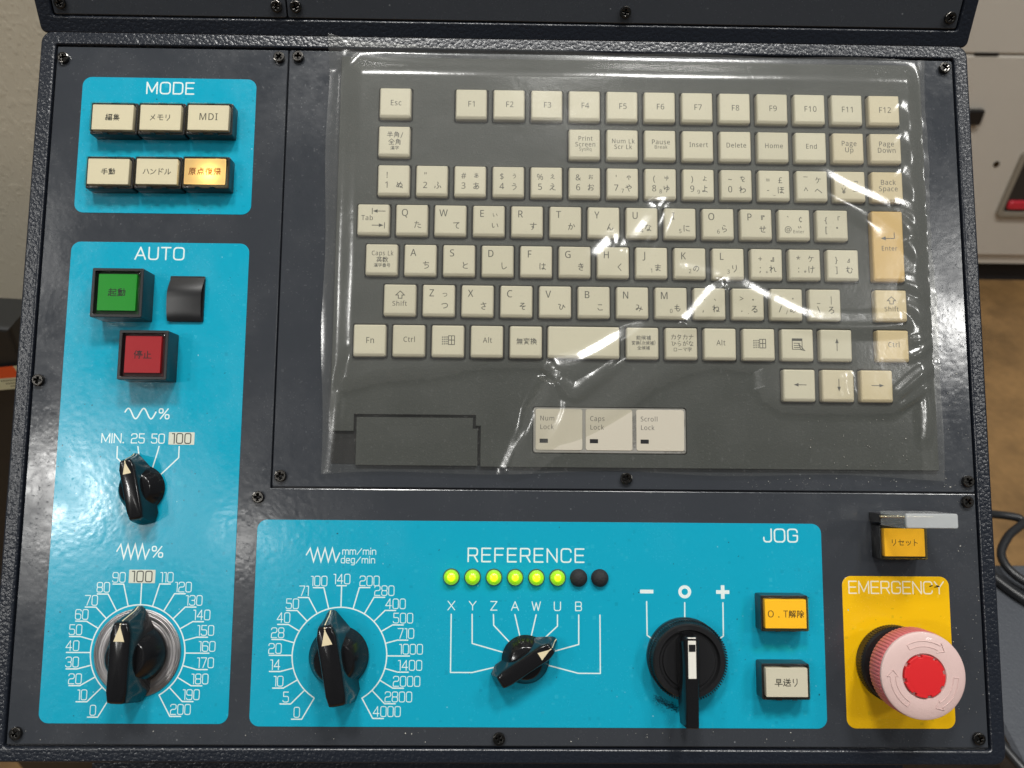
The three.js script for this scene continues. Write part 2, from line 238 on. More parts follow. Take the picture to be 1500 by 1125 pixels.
// strokes of the Japanese characters on a grid 20 x 20; "~" smooths, ";" parts strokes
const KANA = {
  'あ': '~3 5 16 4;9 1 8 9 10 18;14 8 10 14 5 18 3 15 6 11 12 9 17 11 17 15 12 18', 'い': '~3 4 3 11 5 16 8 13;15 5 17 9 18 13', 'う': '~7 2 13 4;4 8 11 7 15 10 13 15 7 19', 'え': '8 1 12 3;5 7 14 7 3 18 9 12 11 17 17 18',
  'お': '~3 6 12 5;7 1 7 17 4 17 3 14 8 11 14 10 17 13 15 17 11 17;15 3 18 6', 'か': '~2 7 12 6 12 12 9 18 7 16;7 1 6 8 2 18;15 4 18 10', 'き': '~4 5 15 3;3 9 16 8;8 1 11 7 14 13;14 13 8 12 4 15 8 19 14 19', 'く': '14 1 6 9.5 14 19',
  'け': '~4 2 3 10 4 18;8 7 18 6;14 1 14 10 11 19', 'こ': '~5 4 14 4;4 13 5 17 10 18 16 17', 'さ': '~3 6 16 4;8 1 11 7 14 12;14 12 8 12 4 15 8 19 13 19', 'し': '~5 2 5 13 7 18 12 18 17 13', 'す': '~2 5 18 5;11 1 11 12 8 14 6 11 9 9 11 12 10 16 6 19',
  'せ': '~2 8 18 7;14 2 14 12 11 13;6 3 6 15 8 18 16 18', 'そ': '5 2 14 2 3 10 17 9 11 11 9 15 11 18 15 18', 'た': '~2 5 12 5;7 1 5 10 2 18;10 9 17 9;10 14 11 18 18 18', 'ち': '~2 5 16 4;8 1 5 12 10 9 15 10 16 14 12 18 6 19', 'つ': '~2 7 10 4 17 7 17 12 13 16 7 17',
  'て': '2 4 17 3 11 7 9 12 11 17 16 18', 'と': '~5 2 7 9;16 6 8 9 4 14 7 18 16 18', 'な': '~2 5 10 4;7 1 5 9 2 13;13 4 17 7;13 8 13 15 10 18 6 17 8 14 13 15 17 18', 'に': '~4 2 3 10 4 18;9 5 17 5;9 13 10 17 18 17',
  'ぬ': '~4 3 8 16;13 2 8 13 3 16 2 11 9 5 16 7 17 13 13 17 10 15 13 13 18 18', 'ね': '~5 1 5 19;1 6 8 5 5 10 1 15 8 8 14 5 17 9 16 15 13 18 10 16 13 14 18 18', 'の': '~10 4 9 11 5 17 2 13 5 6 11 4 17 8 16 14 11 18', 'は': '~4 2 3 10 4 18;8 6 18 6;13 2 14 15 11 18 8 16 10 14 14 15 18 18',
  'ひ': '~2 4 9 4 5 10 6 17 11 17 14 10 14 4 16 9 19 12', 'ふ': '~9 1 12 4 8 8 12 12 11 17 7 18;3 12 2 17;15 11 18 16', 'へ': '1 12 7 6 19 16', 'ほ': '~4 2 3 10 4 18;9 3 18 3;8 8 18 8;13 3 14 15 11 18 8 16 10 14 14 15 18 18', 'ま': '~3 5 17 5;4 10 16 10;10 1 10 15 7 18 4 16 6 14 11 15 16 18',
  'み': '~4 3 11 3 8 12 4 17 2 14 6 11 13 12 19 15;16 8 15 14 11 19', 'む': '~2 6 11 5;6 1 6 14 3 13 4 10 7 12 6 16 10 18 16 17 16 12;15 5 18 9', 'め': '~4 4 8 15;13 2 9 13 4 17 2 12 7 6 14 6 17 11 15 16 10 18', 'も': '~9 1 7 12 9 18 14 18 17 12;3 6 14 6;3 11 14 11',
  'や': '~2 9 10 5 16 5 17 10 12 11;10 1 12 4;5 4 11 19', 'ゆ': '~3 4 3 15 7 7 14 5 17 10 13 14 9 12;11 1 13 10 9 19', 'よ': '~10 6 16 6;10 1 10 15 7 18 3 16 6 14 11 15 17 18', 'ら': '~7 1 12 3;5 6 4 13 9 10 15 11 15 16 7 19', 'り': '~5 2 4 9 6 10;14 1 15 10 12 15 8 19',
  'る': '5 3 14 3 3 14 10 9 16 12 16 17 10 19 8 16 12 17', 'れ': '~5 1 5 19;1 6 8 5 5 10 1 15 8 8 13 5 14 10 14 16 18 16', 'ろ': '5 3 14 3 3 14 10 9 16 12 15 17 8 19', 'わ': '~5 1 5 19;1 6 8 5 5 10 1 15 8 9 14 7 18 11 16 16 10 18', 'を': '~3 4 15 4;9 1 4 11 9 9 11 15;17 8 9 13 9 18 16 18', 'ん': '~10 1 6 10 2 19 7 11 10 12 11 18 15 17 18 12',
  'が': '~2 7 12 6 12 12 9 18 7 16;7 1 6 8 2 18;15 6 18 12;15 1 16 3;18 0 19 2', 'メ': '15 2 10 11 3 18;5 6 15 15', 'モ': '4 3 16 3;2 9 18 9;9 3 9 17 17 17', 'リ': '5 2 5 11;15 2 15 11 8 19', 'ハ': '7 4 6 10 2 17;13 3 16 10 19 17', 'ン': '3 4 8 7;18 5 12 14 3 18', 'ド': '6 1 6 19;6 8 15 12;12 2 14 5;16 1 18 4',
  'ル': '6 3 6 12 2 18;12 2 12 18 19 11', 'セ': '2 8 18 6 14 11;7 2 7 17 17 17', 'ッ': '4 7 6 11;9 6 11 10;17 6 15 13 8 18', 'ト': '7 1 7 19;7 8 16 12', 'カ': '2 6 17 6 16 16 12 17;9 1 8 8 3 18', 'タ': '8 1 3 9;7 4 16 4 12 13 5 19;6 9 13 13', 'ナ': '2 7 18 7;11 1 10 11 4 19', 'ロ': '4 4 16 4 16 17 4 17 4 4', 'ー': '2 10 18 10', 'マ': '2 4 18 4 11 12;7 9 14 17', 'ケ': '7 1 3 10;5 6 18 6;12 6 11 13 6 19',
  '編': '5 1 2 6 6 6;6 5 2 11;6 9 7 11 1 12;4 12 4 19;1 14 1 18;7 14 8 17;9 2 19 2;10 4 18 4 18 8 10 8;10 4 10 11 8 19;11 11 18 11 18 19;11 11 11 19;13 11 13 19;16 11 16 19;11 15 18 15', '集': '7 1 3 6;5 5 5 12;5 4 17 4;12 1 11 4;5 7 16 7;5 9 16 9;5 12 18 12;11 4 11 12;1 14 19 14;10 12 10 19;9 14 3 19;11 14 17 19',
  '手': '16 2 4 4;3 8 17 8;1 12 19 12;10 3 10 18 7 17', '動': '9 1 2 3;1 5 11 5;3 7 10 7 10 12 3 12 3 7;3 9 10 9;6 2 6 17;2 15 10 15;1 18 11 17;12 6 18 6 17 17 14 17;15 1 15 9 11 18', '原': '3 2 18 2;3 2 3 11 1 19;11 2 9 5;6 5 16 5 16 12 6 12 6 5;6 8 16 8;11 12 11 19 9 18;8 14 5 18;14 14 17 18', '点': '10 1 10 7;10 4 17 4;4 7 16 7 16 13 4 13 4 7;3 15 2 18;7 15 8 18;12 15 13 18;16 15 18 18',
  '復': '6 1 2 5;6 5 1 11;4 9 4 19;10 1 7 5;9 3 18 3;9 6 17 6 17 11 9 11 9 6;9 8 17 8;11 11 8 15;10 13 16 13 8 19;10 15 18 19', '帰': '2 3 2 11;5 1 5 12 2 19;8 2 17 2 17 9 8 9;8 5 17 5;7 11 19 11;8 14 8 18;8 14 17 14 17 18;12 11 12 19', '起': '2 4 10 4;6 1 6 16;1 8 10 8;6 12 10 12;3 11 1 18;2 15 7 18 19 18;12 3 18 3 18 8 12 8 12 14 18 14 18 12',
  '停': '5 1 1 9;3 7 3 19;12 1 12 3;7 3 18 3;9 5 16 5 16 8 9 8 9 5;6 12 6 10 19 10 19 12;9 13 17 13;13 13 13 19 11 18', '止': '10 2 10 18;10 9 17 9;4 7 4 18;1 18 19 18', '解': '4 1 2 5;4 3 8 3 7 6;2 6 9 6 9 18 7 18;2 6 2 13 1 19;2 10 9 10;2 14 9 14;5 6 5 14;11 2 18 2 17 8 15 8;14 2 11 9;13 10 11 14;12 12 18 12;11 15 19 15;15 10 15 19',
  '除': '2 2 2 19;2 2 7 2 5 8 7 12 3 13;13 1 8 8;13 1 19 8;10 8 16 8;9 11 18 11;13 8 13 19 11 18;11 13 9 17;15 13 18 17', '早': '5 2 15 2 15 10 5 10 5 2;5 6 15 6;1 14 19 14;10 10 10 19', '送': '3 2 5 4;1 8 4 8 4 14 1 18;4 15 8 18 19 18;9 1 11 4;16 1 14 4;8 5 18 5;7 9 19 9;13 5 13 10 8 15;13 10 18 15', '半': '5 2 7 6;15 2 13 6;3 8 17 8;1 13 19 13;10 1 10 19', '角': '7 1 3 6;6 3 13 3 11 6;4 6 16 6 16 18 13 18;4 6 4 13 2 19;4 10 16 10;4 14 16 14;10 6 10 14',
  '全': '10 1 1 9;10 1 19 9;5 9 15 9;5 13 15 13;2 18 18 18;10 9 10 18', '漢': '2 3 4 5;1 8 3 10;1 19 4 13;6 4 19 4;9 1 9 6;15 1 15 6;8 8 17 8 17 12 8 12 8 8;12 6 12 16;7 14 18 14;6 16 19 16;12 16 7 19;13 16 18 19', '字': '10 1 10 3;2 7 2 3 18 3 18 7;5 7 15 7 10 11;10 11 10 18 7 17;1 12 19 12', '英': '1 4 19 4;6 1 6 7;14 1 14 7;4 9 16 9 16 14;4 9 4 14;1 14 19 14;10 7 10 14 2 19;11 14 18 19',
  '数': '2 2 4 4;9 2 7 4;1 6 10 6;5 1 5 9;5 6 1 10;6 7 10 9;4 10 2 16 8 18;8 12 2 19;1 13 10 13;13 1 11 8;12 5 19 5;17 5 15 13 10 19;12 8 15 14 19 19', '番': '14 1 4 3;2 6 18 6;10 2 10 11;6 3 7 5;14 3 13 5;9 6 2 11;11 6 18 11;4 11 16 11 16 19 4 19 4 11;4 15 16 15;10 11 10 19', '号': '5 2 15 2 15 7 5 7 5 2;1 10 19 10;6 10 5 14 15 14 14 19 10 19',
  '無': '5 1 2 6;4 4 18 4;1 9 19 9;2 14 18 14;5 4 5 14;9 4 9 14;13 4 13 14;17 4 16 14;3 16 2 19;7 16 8 19;12 16 13 19;16 16 18 19', '変': '10 1 10 3;1 3 19 3;8 3 8 9 5 9;12 3 12 9;4 5 2 9;16 5 18 9;9 10 4 15;7 12 15 12 3 19;7 14 17 19', '換': '4 1 4 18 2 17;1 5 7 5;1 12 7 10;11 1 8 5;10 3 15 3 13 6;9 6 18 6 18 12;9 6 9 12;12 6 11 9;15 6 16 9;7 13 19 13;13 9 13 13 8 19;14 13 19 19',
  '前': '6 1 8 4;14 1 12 4;1 5 19 5;3 8 9 8 9 19 7 19;3 8 3 19;3 11 9 11;3 14 9 14;13 8 13 15;17 7 17 19 14 18', '候': '5 1 1 9;3 7 3 19;7 5 7 14;10 2 17 2 17 6;9 6 19 6;12 6 9 11;11 9 18 9;9 13 19 13;14 9 14 13 9 19;15 14 19 19', '補': '4 1 4 4;1 5 8 5 2 13;5 9 5 19;6 10 8 12;10 4 19 4;14 1 14 19;10 7 18 7 18 19;10 7 10 19;10 11 18 11;10 15 18 15;16 1 18 3', '次': '2 4 5 6;1 15 6 11;10 1 7 8;9 5 18 5 16 9;13 6 12 12 6 19;13 11 19 19',
  '「': '15 1 9 1 9 12', '」': '11 19 11 8 5 19;11 19 5 19', '『': '16 1 7 1 7 13 10 13 10 4 16 4 16 1', '』': '4 19 13 19 13 7 10 7 10 16 4 16 4 19', '。': '~4 15 6 13 8 15 6 17 4 15', '゛': '4 2 6 6;9 1 11 5', '゜': '~4 4 6 2 8 4 6 6 4 4', '・': '9 9 11 9 11 11 9 11 9 9', '、': '5 14 9 18',
};
function strokes(ctx, spec, x, y, s) {                        // x, y: top left in canvas units, s: size
  const smooth = spec[0] === '~', q = s / 20;
  for (const st of spec.replace('~', '').split(';')) {
    const n = st.trim().split(/\s+/).map(Number), p = [];
    for (let i = 0; i < n.length; i += 2) p.push([x + n[i] * q, y + n[i + 1] * q]);
    ctx.beginPath(); ctx.moveTo(...p[0]);
    if (smooth && p.length > 2) {
      for (let i = 1; i < p.length - 1; i++) { const e = i === p.length - 2 ? p[i + 1] : [(p[i][0] + p[i + 1][0]) / 2, (p[i][1] + p[i + 1][1]) / 2]; ctx.quadraticCurveTo(...p[i], ...e); }
    } else for (const e of p.slice(1)) ctx.lineTo(...e);
    ctx.stroke();
  }
}
const isJ = (c) => KANA[c] !== undefined;
// a line of mixed text, y down, in canvas millimetres; anchor: 0 left, 0.5 middle, 1 right; yc = middle of the line
function label(ctx, text, x, yc, h, { anchor = 0.5, lw = 0.09, weight = '', squeeze = 1, gap = 0.06 } = {}) {
  const cap = h * 1.0; ctx.font = `${weight} ${h * 1.38}px sans-serif`;
  const w = [...text].map((c) => (isJ(c) ? h * 1.12 : ctx.measureText(c).width) * squeeze + h * gap), total = w.reduce((a, b) => a + b, 0) - h * gap;
  let cx = x - anchor * total;
  ctx.lineCap = 'round'; ctx.lineJoin = 'round'; ctx.lineWidth = h * lw; ctx.textBaseline = 'alphabetic'; ctx.textAlign = 'left';
  [...text].forEach((c, i) => {
    ctx.save(); ctx.translate(cx, yc - h / 2); ctx.scale(squeeze, 1);
    if (isJ(c)) strokes(ctx, KANA[c], 0, -h * 0.06, h * 1.12); else ctx.fillText(c, 0, cap);
    ctx.restore(); cx += w[i];
  });
}
// engraved line of GLYPH letters; x by anchor, yTop and height in millimetres with y up
function engrave(ctx, text, x, yTop, h, { anchor = 0.5, lw = 0.55, gap = 2.0, sx = 1 } = {}) {
  const q = h / 10, w = [...text].map((c) => (GLYPH[c]?.[0] ?? 6) * sx + gap), total = w.reduce((a, b) => a + b, 0) - gap;
  let cx = x - anchor * total * q;
  ctx.lineCap = 'round'; ctx.lineJoin = 'round';
  [...text].forEach((c, i) => {
    const g = GLYPH[c];
    if (g?.[1]) { ctx.save(); ctx.translate(cx, yTop); ctx.scale(q * sx, -q); ctx.lineWidth = lw / q; ctx.stroke(new Path2D(g[1])); ctx.restore(); }
    cx += w[i] * q;
  });
  return total * q;
}
function sheet(w, h, perMM, draw) {                           // canvas in millimetres, y up, origin at its lower left
  const c = document.createElement('canvas'); c.width = Math.round(w * perMM); c.height = Math.round(h * perMM);
  const g = c.getContext('2d'); g.setTransform(perMM, 0, 0, -perMM, 0, c.height); draw(g);
  const t = new THREE.CanvasTexture(c); t.colorSpace = THREE.SRGBColorSpace; t.anisotropy = 8; return t;
}
const line = (g, ...p) => { g.beginPath(); g.moveTo(p[0], p[1]); for (let i = 2; i < p.length; i += 2) g.lineTo(p[i], p[i + 1]); g.stroke(); };

// ================================================================ the place behind the console
function setting(name, geo, mat) { const m = new THREE.Mesh(geo, mat); m.name = numbered(name); m.userData = { kind: 'structure' }; m.castShadow = m.receiveShadow = true; scene.add(m); return m; }
const metreUV = (g, s) => { const u = g.attributes.uv; for (let i = 0; i < u.count; i++) u.setXY(i, u.getX(i) * s, u.getY(i) * s); return g; };
const floorTint = dataMap(512, (u, v) => { const n = 0.5 * p12(u, v) + 0.3 * p48(u, v) + 0.2 * p192(u, v), k = 0.80 + 0.4 * (n - 0.5); return [0.72 * k, 0.56 * k, 0.36 * k]; }, true);
{
  const m = std({ map: floorTint, roughness: 0.45 });
  m.map.repeat.set(6, 6);
  const f = setting('floor', new THREE.PlaneGeometry(12, 12).rotateX(-Math.PI / 2), m); f.position.set(0, 0, 0);
}
{ // cream textured wall behind the left edge
  const rough = dataMap(512, (u, v) => { const a = p24(u, v), b = p48(u + 0.13, v), c = Math.max(0, a - 0.62) * 2.2 + Math.max(0, b - 0.66) * 1.8; return 0.2 + c + 0.1 * p96(u, v); });
  rough.repeat.set(14, 14);
  const m = std({ color: rgb(0.56, 0.51, 0.40), roughness: 0.7, bumpMap: rough, bumpScale: 0.0002 });
  const w = setting('wall', new THREE.BoxGeometry(1.6, 2.6, 0.1), m); w.position.set(-1.12, 1.3, -0.52);
}
{ // black machine standing at the left edge, with a label sticker on it
  const t = thing('machine_casing', 'black machine casing with a small orange and pale green sticker, left of the console', 'machine', false);
  t.position.set(-0.62, 0, -0.34);
  const m = std({ color: rgb(0.012, 0.013, 0.013), roughness: 0.5 });
  const side = new THREE.Shape(); side.moveTo(-0.12, 0); side.lineTo(0.20, 0); side.lineTo(0.20, 0.755); side.lineTo(0.172, 0.775); side.lineTo(0.180, 0.86); side.lineTo(0.150, 0.862); side.lineTo(-0.12, 0.862); side.closePath();
  part('casing', extrude(side, -0.02, 0.03, 0.004).scale(1000, 1000, 1000), m, t);
  const c = sheet(60, 26, 14, (g) => {
    g.fillStyle = '#c9c7a4'; g.fillRect(0, 0, 60, 26); g.fillStyle = '#d9521f'; g.fillRect(0, 13, 44, 13);
    g.fillStyle = '#23231f'; for (let i = 0; i < 3; i++) for (let x = 30 - i * 3; x < 58; x += 2.2) g.fillRect(x, 2.6 + i * 3.4, 1.3, 1.5);
  });
  const s = part('sticker', new THREE.PlaneGeometry(60, 26), std({ map: c, roughness: 0.5 }), t, 'orange and pale green sticker');
  s.position.set(0.158, 0.806, 0.0336); s.rotation.z = 0.12;
}
{ // cream machine cabinet beyond the right edge
  const t = thing('machine_cabinet', 'cream machine cabinet with a black latch and dark window, standing on the floor at right', 'cabinet', false);
  t.position.set(1.75, 0, -1.79);
  const cream = std({ color: rgb(0.66, 0.61, 0.53), roughness: 0.5, bumpMap: grainMap, bumpScale: 0.0004 });
  const black = M.black;
  part('body', move(new THREE.BoxGeometry(1500, 1420, 800), 0, 790, -424), cream, t);
  part('plinth', move(new THREE.BoxGeometry(1440, 80, 760), 0, 40, -440), M.blackMatte, t);
  part('upper_panel', move(block(1480, 800, 8, [[0, 0], [0, 10], [4, 14]]), 0, 1090, -24), cream, t);
  part('door', move(block(1480, 572, 8, [[0, 0], [0, 10], [4, 14]]), 0, 400, -24), cream, t);
  part('handle_slot', move(new THREE.BoxGeometry(60, 6, 8), -528, 690, -12), black, t);
  part('latch', move(block(46, 40, 4, [[0, 0], [0, 14], [3, 18]]), -505, 532, -11), black, t);
  part('screw', move(turn([[9, 0], [8, 3], [0, 4]], 16), -386, 400, -11), M.screw, t);
  part('window_frame', move(extrude((() => { const s = rectShape(-330, 246, -60, 440, 14); s.holes.push(rectShape(-318, 262, -72, 428, 10)); return s; })(), 0, 14, 3), 0, 0, -10), std({ color: rgb(0.28, 0.25, 0.2), roughness: 0.4 }), t);
  part('window_pane', move(block(246, 166, 4, [[0, 0], [0, 3]]), -195, 345, -8), phy({ color: rgb(0.03, 0.03, 0.03), roughness: 0.12 }), t);
  part('indicator', move(block(70, 26, 8, [[0, 0], [0, 8], [4, 12]]), -275, 283, -6), std({ color: rgb(0.6, 0.03, 0.05), roughness: 0.3 }), t, 'red indicator in the dark window');
}
{ // grey cabinet with a flat top low behind the right side
  const t = thing('equipment_cabinet', 'dark grey flat topped cabinet below the right edge of the console', 'cabinet', false);
  t.position.set(0.72, 0, 0.04);
  part('body', move(new THREE.BoxGeometry(596, 620, 516), 0, 310, 0), std({ color: rgb(0.05, 0.055, 0.065), roughness: 0.6 }), t);
  part('top', block(606, 526, 4, [[0, 0], [0, 26], [3, 29]]).rotateX(-Math.PI / 2).translate(0, 621, 0), phy({ color: rgb(0.075, 0.082, 0.095), roughness: 0.5, bumpMap: tile(grainMap, 200), bumpScale: 0.0003 }), t);
}
function cable(name, labelText, pts, r, mat) {
  const curve = new THREE.CatmullRomCurve3(pts.map((p) => new THREE.Vector3(...p)));
  const m = new THREE.Mesh(new THREE.TubeGeometry(curve, 80, r, 10), mat);
  m.name = numbered(name); m.userData = { label: labelText, category: 'cable' }; m.castShadow = m.receiveShadow = true; scene.add(m);
}
const cableMat = phy({ color: rgb(0.02, 0.021, 0.023), roughness: 0.35 });
cable('cable', 'black cable looping over the grey cabinet top, upper of two beside the console', [[0.36, 0.70, -0.20], [0.44, 0.69, -0.245], [0.505, 0.672, -0.268], [0.532, 0.67, -0.262], [0.508, 0.668, -0.243], [0.492, 0.664, -0.222], [0.494, 0.662, -0.203], [0.52, 0.6605, -0.178], [0.62, 0.66, -0.13]], 0.0042, cableMat);
cable('cable', 'black cable lying lower on the grey cabinet top', [[0.40, 0.66, -0.28], [0.455, 0.658, -0.24], [0.474, 0.656, -0.212], [0.482, 0.6555, -0.196], [0.50, 0.6555, -0.172], [0.60, 0.6555, -0.10]], 0.0045, cableMat);
cable('cable', 'black cable running down past the lower right corner of the console', [[0.395, 0.66, -0.09], [0.402, 0.657, -0.045], [0.410, 0.657, -0.02], [0.43, 0.657, 0.02], [0.47, 0.657, 0.08]], 0.0042, cableMat);

// ================================================================ the control console
const consoleThing = thing('control_console', 'dark navy machine control console with turquoise label plates, buttons and rotary knobs', 'control panel');
{ // housing: wrinkle painted tray with openings for the plates, and the screen section folding up above it
  const low = rectShape(-235.4, -136.8, 239.2, 219.4, 6); low.holes.push(rectShape(-227.9, -130.0, 232.1, 212.2, 1.2));
  const rim = extrude(low, -14, 0.7, 1.1, 4);
  const tray = move(block(473, 355, 6, [[0, -70], [0, -9], [0.5, -6.2]]), 1.9, 41.3, 0);
  const floorOfTray = move(new THREE.BoxGeometry(461, 343, 4), 2.1, 41.1, -4.2);
  const up = rectShape(-235.4, 0.1, 239.2, 120, 3); up.holes.push(rectShape(-227.9, 8.2, 232.1, 112, 1.2));
  const rim2 = extrude(up, -14, 0.7, 0.9, 4), back2 = move(new THREE.BoxGeometry(472, 118, 40), 1.9, 60, -26.2), tray2 = move(new THREE.BoxGeometry(461, 104, 3), 2.1, 60, -4.4);
  for (const g of [rim2, back2, tray2]) { g.rotateX(THREE.MathUtils.degToRad(34)); g.translate(0, 218.4, -0.2); }
  part('lower_body', [move(block(440, 260, 10, [[0, -190], [0, -64]]), 1.9, -200, 0)], M.housing, consoleThing);
  part('housing', [rim, tray, floorOfTray, rim2, back2, tray2], M.housing, consoleThing);
}
const screwShape = (() => {
  const s = new THREE.Shape(); s.absarc(0, 0, 2.9, 0, Math.PI * 2);
  const c = new THREE.Path(), a = 0.34, b = 1.5;
  c.setFromPoints([[a, b], [a, a], [b, a], [b, -a], [a, -a], [a, -b], [-a, -b], [-a, -a], [-b, -a], [-b, a], [-a, a], [-a, b]].map(([x, y]) => new THREE.Vector2(x, y)));
  s.holes.push(c); return s;
})();
const screwHead = flat(extrude(screwShape, 0, 2.0, 0.4, 3)).scale(MM, MM, MM), screwPit = flat(turn([[2.3, 0.1], [1.9, 0.35], [0, 0.4]], 12)).scale(MM, MM, MM);
function screw(parent, x, y, a) {
  const m = new THREE.Mesh(mergeGeometries([screwHead, screwPit], true), [M.screw, M.screwDark]);
  m.name = numbered('screw'); m.position.set(x * MM, y * MM, 0.00002); m.rotation.z = a; m.castShadow = m.receiveShadow = true; parent.add(m);
}
const plateSolid = (shape) => extrude(shape, -1.6, 0, 0.35, 2);
const operatorShape = new THREE.Shape();
operatorShape.setFromPoints([[-226.9, -128.9], [231.2, -128.9], [231.2, -10.5], [-110.3, -10.5], [-110.3, 211.2], [-226.9, 211.2]].map(([x, y]) => new THREE.Vector2(x, y)));
const operatorPanel = part('operator_panel', plateSolid(operatorShape), M.panel, consoleThing, 'dark L-shaped plate carrying the buttons and knobs');
const keyboardPanel = part('keyboard_panel', plateSolid(rectShape(-109.5, -9.7, 231.2, 211.2, 1.0)), M.panel, consoleThing, 'dark plate around the keyboard');
[[-223.2, 204.7], [-114.4, 206.8], [-115.6, -14.7], [226.7, -14.2], [-223.9, 40.5], [-222.4, -123.7], [0.8, -125.3], [226.3, -124.4]].forEach(([x, y], i) => screw(operatorPanel, x, y, i * 0.7 + 0.2));
[[-104.8, 207.3], [226.7, 206.8], [-105.3, -4.5], [61.1, -4.4], [227.5, -4.4]].forEach(([x, y], i) => screw(keyboardPanel, x, y, i * 0.9));
for (const [x0, x1, xs] of [[-226.9, -110.3, [-222.5, -114.6]], [-109.5, 231.2, [-105, 61, 226.5]]]) {
  const p = part('screen_panel', plateSolid(rectShape(x0, 9, x1, 111, 1)), M.panel, consoleThing, 'dark plate of the upper screen section');
  p.position.set(0, 0.2184, -0.0002); p.rotation.x = THREE.MathUtils.degToRad(34);
  xs.forEach((x, i) => screw(p, x, 14.2, i + 0.4));
}

// ---------------------------------------------------------------- turquoise and yellow label plates
const INK = '#dfe9e6', TURQ = '#129fbc', YELL = '#ecb90f';
function plateMat(w, h, perMM, base, seed, draw) {
  const r = rng(seed);
  const map = sheet(w, h, perMM, (g) => {
    g.fillStyle = base; g.fillRect(0, 0, w, h);
    for (let i = 0; i < w * h * 0.02; i++) { g.globalAlpha = 0.05 + r() * 0.05; g.fillStyle = r() < 0.5 ? '#ffffff' : '#003040'; const s = 0.3 + r() * 1.4; g.fillRect(r() * w, r() * h, s, s * (0.3 + r())); }
    g.globalAlpha = 1; g.lineCap = 'round';
    for (let i = 0; i < w * h / 700; i++) { g.globalAlpha = 0.08 + r() * 0.14; g.strokeStyle = r() < 0.6 ? '#bfe4ea' : '#0c4a58'; g.lineWidth = 0.08 + r() * 0.08; const x = r() * w, y = r() * h, a = r() * 6.3, L = 1.5 + r() * 7; g.beginPath(); g.moveTo(x, y); g.quadraticCurveTo(x + Math.cos(a) * L * 0.5 + r(), y + Math.sin(a) * L * 0.5 + r(), x + Math.cos(a) * L, y + Math.sin(a) * L); g.stroke(); }
    g.globalAlpha = 1;
    for (let i = 0; i < w * h / 420; i++) { g.fillStyle = r() < 0.7 ? '#1d3b46' : '#8fc5d0'; g.beginPath(); g.ellipse(r() * w, r() * h, 0.12 + r() * 0.3, 0.1 + r() * 0.2, r() * 3, 0, 7); g.fill(); }
    g.strokeStyle = g.fillStyle = INK; draw(g);
  });
  return phy({ map, roughness: 1, roughnessMap: bumpFor(w, h, smudge, 130), bumpMap: bumpFor(w, h), bumpScale: 0.00004 });
}
function bumpFor(w, h, src = orangePeel, mm = 70) { const t = src.clone(); t.repeat.set(w / mm, h / mm); t.needsUpdate = true; return t; }
function labelPlate(x0, y0, x1, y1, r, perMM, base, seed, labelText, draw) {
  const w = x1 - x0, h = y1 - y0;
  const g = block(w, h, r, [[0, 0.02], [0, 0.14], [0.08, 0.2]], 8);
  const uv = g.attributes.uv; for (let i = 0; i < uv.count; i++) uv.setXY(i, uv.getX(i) / w + 0.5, uv.getY(i) / h + 0.5);
  const m = part('label_plate', g, plateMat(w, h, perMM, base, seed, (c) => { c.translate(-x0, -y0); draw(c); }), consoleThing, labelText);
  m.position.set((x0 + x1) / 2 * MM, (y0 + y1) / 2 * MM, 0);
  return m;
}
function scale(g, cx, cy, r, names, elbows, opts = {}) {      // engraved dial scale: ring, ticks, numbers over little bars
  g.lineWidth = 0.62; g.lineCap = 'butt';
  const a0 = -150, n = names.length;
  g.beginPath(); g.arc(cx, cy, r, THREE.MathUtils.degToRad(90 - 150), THREE.MathUtils.degToRad(90 + 150)); g.stroke();
  names.forEach((name, i) => {
    const a = THREE.MathUtils.degToRad(a0 + i * 15), s = Math.sin(a), c = Math.cos(a), e = elbows[i], dir = i < (n - 1) / 2 ? -1 : i > (n - 1) / 2 ? 1 : 0;
    const ex = cx + s * e, ey = cy + c * e; g.lineWidth = 0.6;
    if (!dir) { line(g, cx, cy + r, cx, cy + (opts.topEnd ?? e)); if (opts.topBar) line(g, cx - 2.2, ey, cx + 2.2, ey); }
    else line(g, cx + s * r, cy + c * r, ex, ey, ex + dir * 5.0, ey);
    if (name) {
      const h = 4.5, tx = dir ? ex + dir * (dir < 0 ? 2.4 : 0.2) : cx;
      engrave(g, name, tx, ey + h + 0.85, h, { anchor: dir < 0 ? 0.5 : dir > 0 ? 0.0 : 0.5, lw: 0.42, gap: 1.7, sx: 0.94 });
    }
  });
}
const zig = (g, x0, x1, yTop, yBot, n) => { const p = []; for (let i = 0; i <= n; i++) p.push(x0 + (x1 - x0) * (i === 0 ? 0 : i === n ? 1 : (i) / n), i === 0 ? (yTop + yBot) / 2 : i % 2 ? yTop : yBot); p[p.length - 1] = (yTop + yBot) / 2 + (n % 2 ? 1 : -0.5); g.lineWidth = 0.62; g.lineJoin = 'miter'; g.miterLimit = 6; line(g, ...p); };
const EL = [33.6, 31.4, 30.0, 28.8, 28.2, 28.2, 28.6, 29.4, 31.0, 32.6, 34.0, 32.8, 31.4, 29.8, 28.8, 28.2, 28.2, 28.8, 29.6, 31.0, 33.0];
labelPlate(-213.0, 124.5, -125.5, 195.2, 4.6, 12, TURQ, 11, 'turquoise plate lettered MODE', (g) => engrave(g, 'MODE', -168.8, 192.8, 5.9, { lw: 0.75, gap: 2.9 }));
